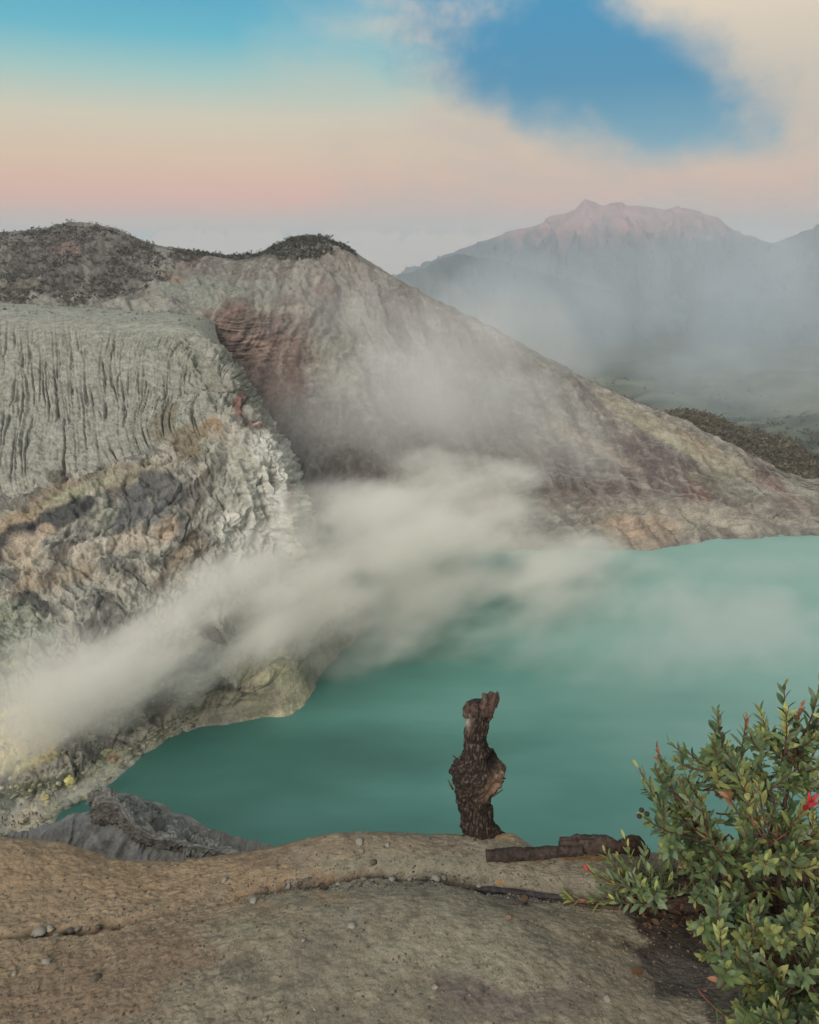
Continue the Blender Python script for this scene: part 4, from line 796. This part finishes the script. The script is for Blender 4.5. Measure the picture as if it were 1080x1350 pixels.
class Shrub:
    def __init__(s, name, root, label):
        s.root = empty(name, root); s.r = np.asarray(root, float); tag(s.root, label, 'shrub'); s.leaves = []; s.tubes = {}
    def tube(s, key, P, r0, r1, col, n=6):
        V_, f_ = tube_np(P, np.linspace(r0, r1, len(P)), n, 0.15, 70, 1.0); s.tubes.setdefault(key, []).append((V_-s.r, f_, np.ones((len(V_), 3))*lin(col)))
    def shoot(s, tip, bs, nl, L, pal, key, start=0.25, tipkind=None, open_=1.0):
        tip = np.asarray(tip); bs = np.asarray(bs); ln = np.linalg.norm(tip-bs)
        ctl = (tip+bs)/2+np.array([0, 0, -0.18*ln])+rng.normal(size=3)*0.05*ln
        tq = np.linspace(0, 1, 12)[:, None]; P = (1-tq)**2*bs+2*tq*(1-tq)*ctl+tq**2*tip
        s.tube(key, P, 0.0028, 0.0013, (112, 78, 70), 5)
        ph = rng.random()*6.28
        for k in range(nl):
            f = start+(1-start)*(k/(nl-1)); x = f*11; k0 = min(int(x), 10); p = P[k0]+(P[k0+1]-P[k0])*(x-k0); d = unit(P[k0+1]-P[k0])
            ph += 2.399+rng.normal()*0.2; a1 = unit(np.cross(d, [0.3, 0.2, 0.9])); a2 = np.cross(d, a1); r = a1*math.cos(ph)+a2*math.sin(ph)
            al = math.radians((60-36*f**1.3)*open_+rng.normal()*9); lx = unit(d*math.cos(al)+r*math.sin(al)+np.array([0, 0, 0.10])); nz = unit(d*math.sin(al)-r*math.cos(al)+rng.normal(size=3)*0.18)
            ly = unit(np.cross(nz, lx)); nz = np.cross(lx, ly); l_ = L*(0.75+0.5*rng.random())*(1-0.35*max(0, f-0.75)/0.25)
            kd = pal[rng.integers(0, len(pal))]
            if f > 0.8 and tipkind: kd = tipkind
            elif f > 0.85 and rng.random() < 0.25: kd = 'yellow'
            s.leaves.append((p, lx, ly, nz, l_, kd))
    def finish(s, nmax=300):
        inv = Matrix.Translation(-Vector(s.r)); sc_ = []
        for (p, lx, ly, nz, l_, kd) in s.leaves:
            u_, v_ = proj(p); ok = (0 < u_ < 1080) and (0 < v_ < 1350); sc_.append((l_/np.linalg.norm(p-EYE)) if ok else -1)
            sc_[-1] *= 1.0+2.0*max(0, 1.9-np.linalg.norm(p-EYE)) if ok else 1
        order = np.argsort(-np.array(sc_)); singles = set(order[:nmax].tolist()); VV, FF, CC = [], [], []
        for k, (p, lx, ly, nz, l_, kd) in enumerate(s.leaves):
            if k in singles:
                o = bpy.data.objects.new('leaf', leaf_mesh(kd, int(rng.integers(0, 4)))); COL.objects.link(o); o.parent = s.root
                q_ = p-s.r; wz = 0.85+0.3*rng.random()
                o.matrix_local = Matrix(((lx[0]*l_, ly[0]*l_*wz, nz[0]*l_, q_[0]), (lx[1]*l_, ly[1]*l_*wz, nz[1]*l_, q_[1]), (lx[2]*l_, ly[2]*l_*wz, nz[2]*l_, q_[2]), (0, 0, 0, 1)))
            else:
                B = np.stack([lx, ly, nz]); FF.append(LF+len(VV)*len(LV)); VV.append(LV*l_@B+p-s.r)
                CC.append(np.clip(np.ones((len(LV), 3))*lin(PAL[kd])*KL*(0.8+0.5*rng.random()), 0, .7))
        if VV: tag(link('foliage', mesh_np('foliage', np.concatenate(VV), np.concatenate(FF), np.concatenate(CC)), M_leaf, s.root), kind='stuff')
        for key, lst in s.tubes.items():
            VV, FF, CC, n_ = [], [], [], 0
            for (V_, f_, c_) in lst: VV.append(V_); FF += [tuple(int(x)+n_ for x in q_) for q_ in f_]; CC.append(c_); n_ += len(V_)
            link('branch', mesh_py('branch', np.concatenate(VV), FF, np.concatenate(CC)), M_bark, s.root)
def ground_Y(v_): return float(np.interp(v_, [1100, 1200, 1300, 1400], [1.85, 1.55, 1.33, 1.13]))
root = on_ledge(1035, 1232)
B = Shrub('shrub', root, 'large leafy green shrub with red new growth at the right edge')
hubs = [at(*h) for h in [(920, 1080, 1.62), (985, 1020, 1.62), (1050, 1000, 1.6), (960, 1120, 1.5), (1030, 1110, 1.45), (1090, 1090, 1.5), (980, 1210, 1.38), (1060, 1200, 1.35), (1140, 1150, 1.45), (1130, 1020, 1.55), (1060, 1290, 1.22), (1150, 1270, 1.3)]]
for k, h in enumerate(hubs):
    mid_ = (root+h)/2+np.array([rng.normal()*0.03, rng.normal()*0.03, -0.03]); tq = np.linspace(0, 1, 14)[:, None]
    B.tube(k, (1-tq)**2*root+2*tq*(1-tq)*mid_+tq**2*h, 0.009, 0.004, (86, 68, 60), 8)
def hub_of(p): d = [np.linalg.norm(p-h) for h in hubs]; k = int(np.argmin(d)); return k, hubs[k]
GRN = ['grey', 'green', 'green', 'dark', 'grey', 'green']; YEL = ['green', 'yellow', 'green', 'grey', 'yellow', 'lime']
tips = [(842, 1012, 1.66, 'Y', None), (850, 1040, 1.66, 'G', None), (866, 988, 1.7, 'G', 'rust'), (884, 980, 1.72, 'G', None), (905, 990, 1.66, 'G', None), (946, 938, 1.7, 'D', None), (940, 960, 1.7, 'D', None), (985, 948, 1.68, 'Y', 'rust'), (1002, 934, 1.7, 'Y', None), (1034, 906, 1.66, 'D', None), (1054, 936, 1.62, 'G', 'rust'), (1078, 962, 1.6, 'Y', None),
    (850, 1078, 1.6, 'G', None), (872, 1098, 1.62, 'G', None), (1084, 890, 1.6, 'G', 'yellow'), (930, 1000, 1.62, 'Y', None), (960, 985, 1.6, 'G', None), (1012, 965, 1.62, 'D', None), (900, 1030, 1.6, 'G', None), (925, 1050, 1.5, 'Y', None), (960, 1048, 1.45, 'Y', 'rust'), (890, 1060, 1.58, 'G', None), (1070, 1056, 1.42, 'Y', 'red'), (1045, 1120, 1.38, 'G', None),
    (1076, 1140, 1.3, 'Y', None), (985, 1120, 1.4, 'G', None), (940, 1100, 1.5, 'G', None), (910, 1120, 1.55, 'G', None), (912, 1222, 1.33, 'Y', None), (935, 1188, 1.34, 'Y', None), (962, 1160, 1.35, 'Y', None), (990, 1150, 1.33, 'Y', 'yellow'), (926, 1262, 1.27, 'Y', None), (948, 1292, 1.22, 'Y', 'rust'), (1022, 1300, 1.12, 'R', None), (975, 1330, 1.15, 'Y', None), (1060, 1330, 1.1, 'G', None), (1010, 1230, 1.25, 'G', None), (1000, 1350, 1.1, 'G', None), (1078, 1240, 1.2, 'G', None), (1050, 1180, 1.3, 'G', None)]
for (tu, tv, tY, pk, tk) in tips:
    t_ = at(tu, tv, tY); k, h = hub_of(t_); d = h-t_; ln = min(np.linalg.norm(d), 0.20); bs = t_+unit(d+np.array([0, 0.02, -0.05]))*max(ln, 0.10)
    pal = {'Y': YEL, 'G': GRN, 'D': ['dark', 'dark', 'grey'], 'R': ['grey', 'green', 'lime']}[pk]
    if pk == 'R': bs = t_+np.array([0.02, 0.07, -0.04])
    B.shoot(t_, bs, 20 if pk != 'R' else 24, 0.037 if pk != 'R' else 0.044, pal, k, 0.12 if pk != 'R' else 0.5, tk, 1.0 if pk != 'R' else 1.3)
    B.tube(k, np.stack([bs+(h-bs)*x for x in np.linspace(0, 1, 6)]), 0.0026, 0.0034, (88, 70, 60), 5)
poly = np.array([(850, 1020), (880, 995), (915, 1000), (950, 960), (990, 960), (1035, 930), (1060, 950), (1100, 900), (1250, 880), (1250, 1420), (1010, 1420), (965, 1330), (930, 1265), (915, 1200), (905, 1150), (860, 1105), (855, 1060)], float)
def inside(x, y):
    r = False; j_ = len(poly)-1
    for i_ in range(len(poly)):
        xi, yi = poly[i_]; xj, yj = poly[j_]
        if (yi > y) != (yj > y) and x < (xj-xi)*(y-yi)/(yj-yi)+xi: r = not r
        j_ = i_
    return r
cnt = 0
while cnt < 320:
    x, y = 840+rng.random()*400, 890+rng.random()*500
    if not inside(x, y) or (x > 1110 and rng.random() < 0.7): continue
    gy = ground_Y(y) if y > 1100 else 1.85
    Yp = min(gy*(0.74+0.24*rng.random()), 1.80) if y > 1080 else 1.42+0.34*rng.random()
    t_ = at(x, y, Yp); k, h = hub_of(t_); d = h-t_
    bs = t_+unit(unit(d)+rng.normal(size=3)*0.35+np.array([0, 0.1, -0.35]))*(0.10+0.08*rng.random())
    if bs[2] < 198.33: bs[2] = 198.34
    B.shoot(t_, bs, 19, 0.027+0.013*rng.random(), YEL if rng.random() < 0.4 else GRN, k, 0.2, 'rust' if rng.random() < 0.06 else None); cnt += 1
    if rng.random() < 0.5: B.tube(k, np.stack([bs+(h-bs)*x_ for x_ in np.linspace(0, 1, 6)]), 0.0022, 0.0034, (84, 68, 58), 5)
B.finish(300)
berry = lump_mesh('berry', 2, 0.05, 1.0, (1, 1, 0.95), lin((62, 58, 50)))
for (bu, bv, by) in [(846, 1068, 1.56), (853, 1073, 1.55), (843, 1076, 1.555), (1018, 1054, 1.40), (997, 1098, 1.36)]:
    o = link('berry', berry, M_stone, B.root); o.location = at(bu, bv, by)-B.r; o.scale = (.0068,)*3
root2 = on_ledge(858, 1192)
Sb = Shrub('small_shrub', root2, 'small low shrub with a red bud sprawling beside the log')
for (tu, tv, dy, tk, pk) in [(745, 1184, .02, None, 'Y'), (776, 1147, .06, 'red', 'Y'), (798, 1122, .10, None, 'Y'), (824, 1106, .10, None, 'Y'), (790, 1172, .05, None, 'G'), (770, 1186, .04, 'rust', 'Y'), (812, 1150, .10, None, 'G'), (832, 1148, .13, None, 'Y'), (858, 1146, .14, None, 'G'), (884, 1160, .10, None, 'G'), (835, 1188, .06, None, 'G'), (872, 1190, .08, None, 'G'), (808, 1186, .06, None, 'G'), (850, 1120, .12, None, 'G'), (880, 1130, .12, None, 'G'), (900, 1142, .12, None, 'G'), (815, 1128, .1, None, 'Y'), (845, 1165, .14, None, 'G'), (905, 1170, .08, None, 'G'), (866, 1172, .15, None, 'G'), (890, 1112, .1, None, 'G'), (790, 1150, .06, None, 'Y')]:
    g_ = on_ledge(tu, max(tv, 1130)); Yt = g_[1]-dy if tv > 1130 else g_[1]-0.06
    t_ = at(tu, tv, Yt); d = root2+np.array([0, 0, 0.02])-t_; ln = np.linalg.norm(d); bs = t_+unit(d)*min(ln, 0.11)
    gz = on_ledge(*[float(z) for z in proj(bs)])[2] if proj(bs)[1] > 1125 else 198.3
    bs[2] = max(bs[2], gz+0.006)
    Sb.shoot(t_, bs, 14, 0.031+0.009*rng.random(), YEL if pk == 'Y' else GRN, 0, 0.1, tk)
    Sb.tube(0, np.stack([bs+(root2-bs)*x for x in np.linspace(0, 1, 6)]), 0.002, 0.003, (96, 70, 62), 5)
Sb.finish(300)
# fallen leaves
for (pu, pv, rz, c_, lb) in [(659, 1166, 0.4, (186, 140, 96), 'tan fallen leaf beside the charred stick'), (695, 1191, 1.2, (122, 96, 78), 'brown fallen leaf standing in the crack'), (706, 1136, 0.1, (132, 112, 96), 'grey-brown fallen leaf below the log'), (838, 1284, 0.2, (112, 84, 64), 'brown fallen leaf on the bare rock near the dark soil'), (842, 1196, 2.0, (104, 78, 60), 'brown fallen leaf under the small shrub'),
    (862, 1206, 0.7, (120, 90, 70), 'light brown fallen leaf on the dark soil'), (905, 1208, 2.6, (110, 84, 66), 'brown fallen leaf between the two shrubs'), (892, 1218, 1.6, (124, 96, 72), 'tan fallen leaf on the dark soil before the large shrub'), (920, 1196, 0.3, (96, 72, 58), 'dark fallen leaf at the foot of the large shrub')]:
    g_ = on_ledge(pu, pv); o = link('fallen_leaf', mesh_np('fallen_leaf', LV*np.array([1, 1.6, 1.5]), LF, np.ones((len(LV), 3))*lin(c_)*1.2), M_leaf); o.location = g_+np.array([-0.01, 0, 0.006]); o.scale = (.034,)*3; o.rotation_euler = (0.2, 0.15, rz); tag(o, lb, 'leaf', 'fallen leaves on the ledge')
k = pick((np.hypot((UL-930)/110, (VL-1195)/45) < 1) & (TL > 3.1), 260); P = GL.reshape(-1, 3)[k]
VV = []; 
for p in P: VV.append((LV*np.array([1, 1.6, 1.6]))*(0.014+0.014*rng.random())@np.array(Euler((rng.normal()*0.3, rng.normal()*0.3, rng.random()*6.3)).to_matrix()).T+p+np.array([0, 0, 0.004]))
VV = np.concatenate(VV); cc = np.repeat(np.array([lin((104, 80, 64)), lin((78, 62, 52)), lin((60, 50, 44)), lin((124, 98, 76))])[rng.integers(0, 4, len(P))], len(LV), 0)
tag(link('leaf_litter', mesh_np('leaf_litter', VV, np.concatenate([LF+i_*len(LV) for i_ in range(len(P))]), cc), M_leaf), 'brown leaf litter on the dark soil under the shrubs', 'leaf litter', kind='stuff')
# ------------------------------------------------------------------ air: haze and volcanic steam
def haze_mat():
    m = bpy.data.materials.new('haze_air'); m.use_nodes = True; N = NT(m.node_tree)
    p = N.new('ShaderNodeVolumePrincipled'); p.inputs['Color'].default_value = (0.86, 0.93, 1.0, 1); p.inputs['Density'].default_value = 6.0e-5
    p.inputs['Anisotropy'].default_value = 0.0
    o = N.new('ShaderNodeOutputMaterial'); N.l.new(p.outputs[0], o.inputs['Volume']); return m
hx, hy0, hy1, hz0, hz1 = 27000, -3000, 27000, -790, 960
V = np.array([[-hx, hy0, hz0], [hx, hy0, hz0], [hx, hy1, hz0], [-hx, hy1, hz0], [-hx, hy0, hz1], [hx, hy0, hz1], [hx, hy1, hz1], [-hx, hy1, hz1]], float)
F = np.array([[0, 3, 2, 1], [4, 5, 6, 7], [0, 1, 5, 4], [1, 2, 6, 5], [2, 3, 7, 6], [3, 0, 4, 7]])
hz_o = link('haze', mesh_np('haze', V, F, smooth=False), haze_mat()); tag(hz_o, kind='stuff')

def steam_mat(name, stretch, yaw, cut=0.30, gain=2.6, albedo=(1.0, 0.985, 0.945), detail=3.0):
    m = bpy.data.materials.new(name); m.use_nodes = True; N = NT(m.node_tree)
    ob = N.new('ShaderNodeTexCoord').outputs['Object']
    r2 = N.vm('DOT_PRODUCT', ob, ob, out='Value')
    pos = N.new('ShaderNodeNewGeometry').outputs['Position']
    mp = N.new('ShaderNodeMapping', vector_type='TEXTURE'); N.put(mp.inputs[0], pos)
    mp.inputs['Rotation'].default_value = yaw; mp.inputs['Scale'].default_value = stretch
    n = N.noise(mp.outputs[0], 1.0, detail, 0.55)
    f = N.m('SUBTRACT', 1.0, r2)
    d = N.m('ADD', N.m('MULTIPLY', f, 1.15), N.m('MULTIPLY', N.m('SUBTRACT', n, 0.5), gain))
    d = N.m('MULTIPLY', N.ss(N.m('SUBTRACT', d, cut), 0.0, 0.9), N.ss(f, 0.0, 0.45))
    dn = N.new('ShaderNodeAttribute', attribute_type='OBJECT', attribute_name='density_scale').outputs['Fac']
    p = N.new('ShaderNodeVolumePrincipled'); p.inputs['Color'].default_value = (*albedo, 1); N.put(p.inputs['Density'], N.m('MULTIPLY', d, dn))
    p.inputs['Anisotropy'].default_value = 0.0
    o = N.new('ShaderNodeOutputMaterial'); N.l.new(p.outputs[0], o.inputs['Volume']); return m
def ico(n=3):
    import bmesh
    bm = bmesh.new(); bmesh.ops.create_icosphere(bm, subdivisions=n, radius=1.0)
    me = bpy.data.meshes.new('steam'); bm.to_mesh(me); bm.free(); return me
WIND = at(560, 690, 400)-at(40, 1000, 238); YAW = math.atan2(WIND[1], WIND[0]); WP = -math.atan2(WIND[2], math.hypot(WIND[0], WIND[1]))
M_steam = steam_mat('steam', (64, 32, 24), (0, WP, YAW), 0.38, 3.6, detail=4.5)
M_mist = steam_mat('thin_mist', (110, 60, 70), (0, 0.3, YAW), 0.30, 2.9, (0.98, 0.98, 0.98))
M_vmist = steam_mat('valley_mist', (330, 300, 300), (0, 0, 0.3), 0.35, 3.6, (0.83, 0.91, 1.0))
ICO = None
def puff(name, mat, u, v, Y, rad, dens, label, yaw=None, pit=None, roll=0):
    me = ico(2); me.materials.append(mat)
    o = bpy.data.objects.new(name, me); COL.objects.link(o)
    o.location = at(u, v, Y); o.scale = rad
    o.rotation_euler = (roll, WP if pit is None else math.radians(pit), YAW if yaw is None else math.radians(yaw))
    o['density_scale'] = dens; o['label'] = label; o['kind'] = 'stuff'; o['category'] = 'steam'
    return o
# main plume from the vents along the cliff foot, then drifting right over the water
M_drift = steam_mat('steam_drift', (62, 40, 24), (0.25, -0.2, 0.25), 0.44, 4.3, detail=5.0)
for (u_, v_, Y_, rad, dn, mt, lb) in [
    (30, 985, 243, (32, 20, 12), 0.050, 0, 'dense white steam pouring from the yellow vents at the shore'),
    (90, 880, 266, (50, 32, 28), 0.033, 0, 'thin steam climbing the rubble slope under the grey cliff'),
    (170, 893, 266, (60, 32, 28), 0.054, 0, 'band of white steam rising off the shore below the cliff'),
    (270, 828, 288, (66, 36, 32), 0.057, 0, 'thick white steam streak in front of the lower cliff'),
    (370, 775, 316, (68, 40, 34), 0.051, 0, 'steam streak crossing the foot of the pale cliff'),
    (480, 720, 352, (80, 50, 42), 0.045, 1, 'billow of steam just right of the pale cliff edge'),
    (575, 680, 400, (84, 54, 46), 0.051, 1, 'highest billow of steam above the middle of the lake'),
    (570, 785, 366, (90, 54, 34), 0.036, 1, 'low steam sheet spreading over the lake centre'),
    (680, 735, 412, (90, 50, 36), 0.039, 1, 'steam drifting along the foot of the far crater wall'),
    (770, 775, 405, (86, 50, 24), 0.027, 1, 'right end of the steam plume over the lake'),
    (430, 830, 316, (66, 32, 28), 0.030, 1, 'thin steam hanging over the water beside the headland'),
    (115, 1036, 234, (34, 8, 4.5), 0.120, 0, 'low wisp of steam skimming the shore boulders')]:
    puff('steam', M_drift if mt else M_steam, u_, v_, Y_, rad, dn, lb, 14 if mt else None, 0 if mt else None)
# thin mist against the back wall and beyond the rim
for (u_, v_, Y_, rad, dn, yw, pt, lb) in [
    (480, 540, 560, (120, 60, 70), 0.0085, 20, 0, 'thin mist in front of the recess in the crater wall'),
    (600, 480, 610, (130, 70, 80), 0.008, 10, 18, 'mist drifting up the middle of the long crater wall'),
    (690, 560, 540, (110, 50, 50), 0.008, 0, 15, 'thin mist over the right flank of the crater wall'),
    (450, 400, 700, (110, 60, 60), 0.003, 0, 0, 'faint mist below the dark knoll on the ridge'),
    (690, 450, 690, (100, 50, 60), 0.008, 0, 30, 'mist spilling over the crest of the right flank')]:
    puff('mist', M_mist, u_, v_, Y_, rad, dn, lb, yw, pt)
for (u_, v_, Y_, rad, dn, lb) in [
    (740, 420, 2300, (560, 460, 270), 0.0014, 'bank of mist behind the crest in front of the foothill'),
    (980, 410, 2700, (640, 560, 330), 0.0015, 'mist bank filling the right of the valley below the volcano'),
    (880, 300, 5600, (1500, 700, 620), 0.00022, 'faint high mist drifting across the volcano summit'),
    (1020, 500, 1700, (420, 320, 110), 0.0011, 'low mist over the green valley fields at the right edge')]:
    puff('mist_bank', M_vmist, u_, v_, Y_, rad, dn, lb, 0, 0)
for (u_, v_, Y_, rad, dn, yw, lb) in [
    (960, 890, 335, (64, 24, 8), 0.085, 20, 'pale mist patch low over the lake at right'),
    (930, 830, 360, (150, 70, 10), 0.028, 10, 'broad thin mist over the right half of the lake'),
    (1010, 745, 445, (80, 30, 7), 0.012, 0, 'thin mist on the water below the far right shore')]:
    puff('lake_mist', M_mist, u_, v_, Y_, rad, dn, lb, yw, 0)
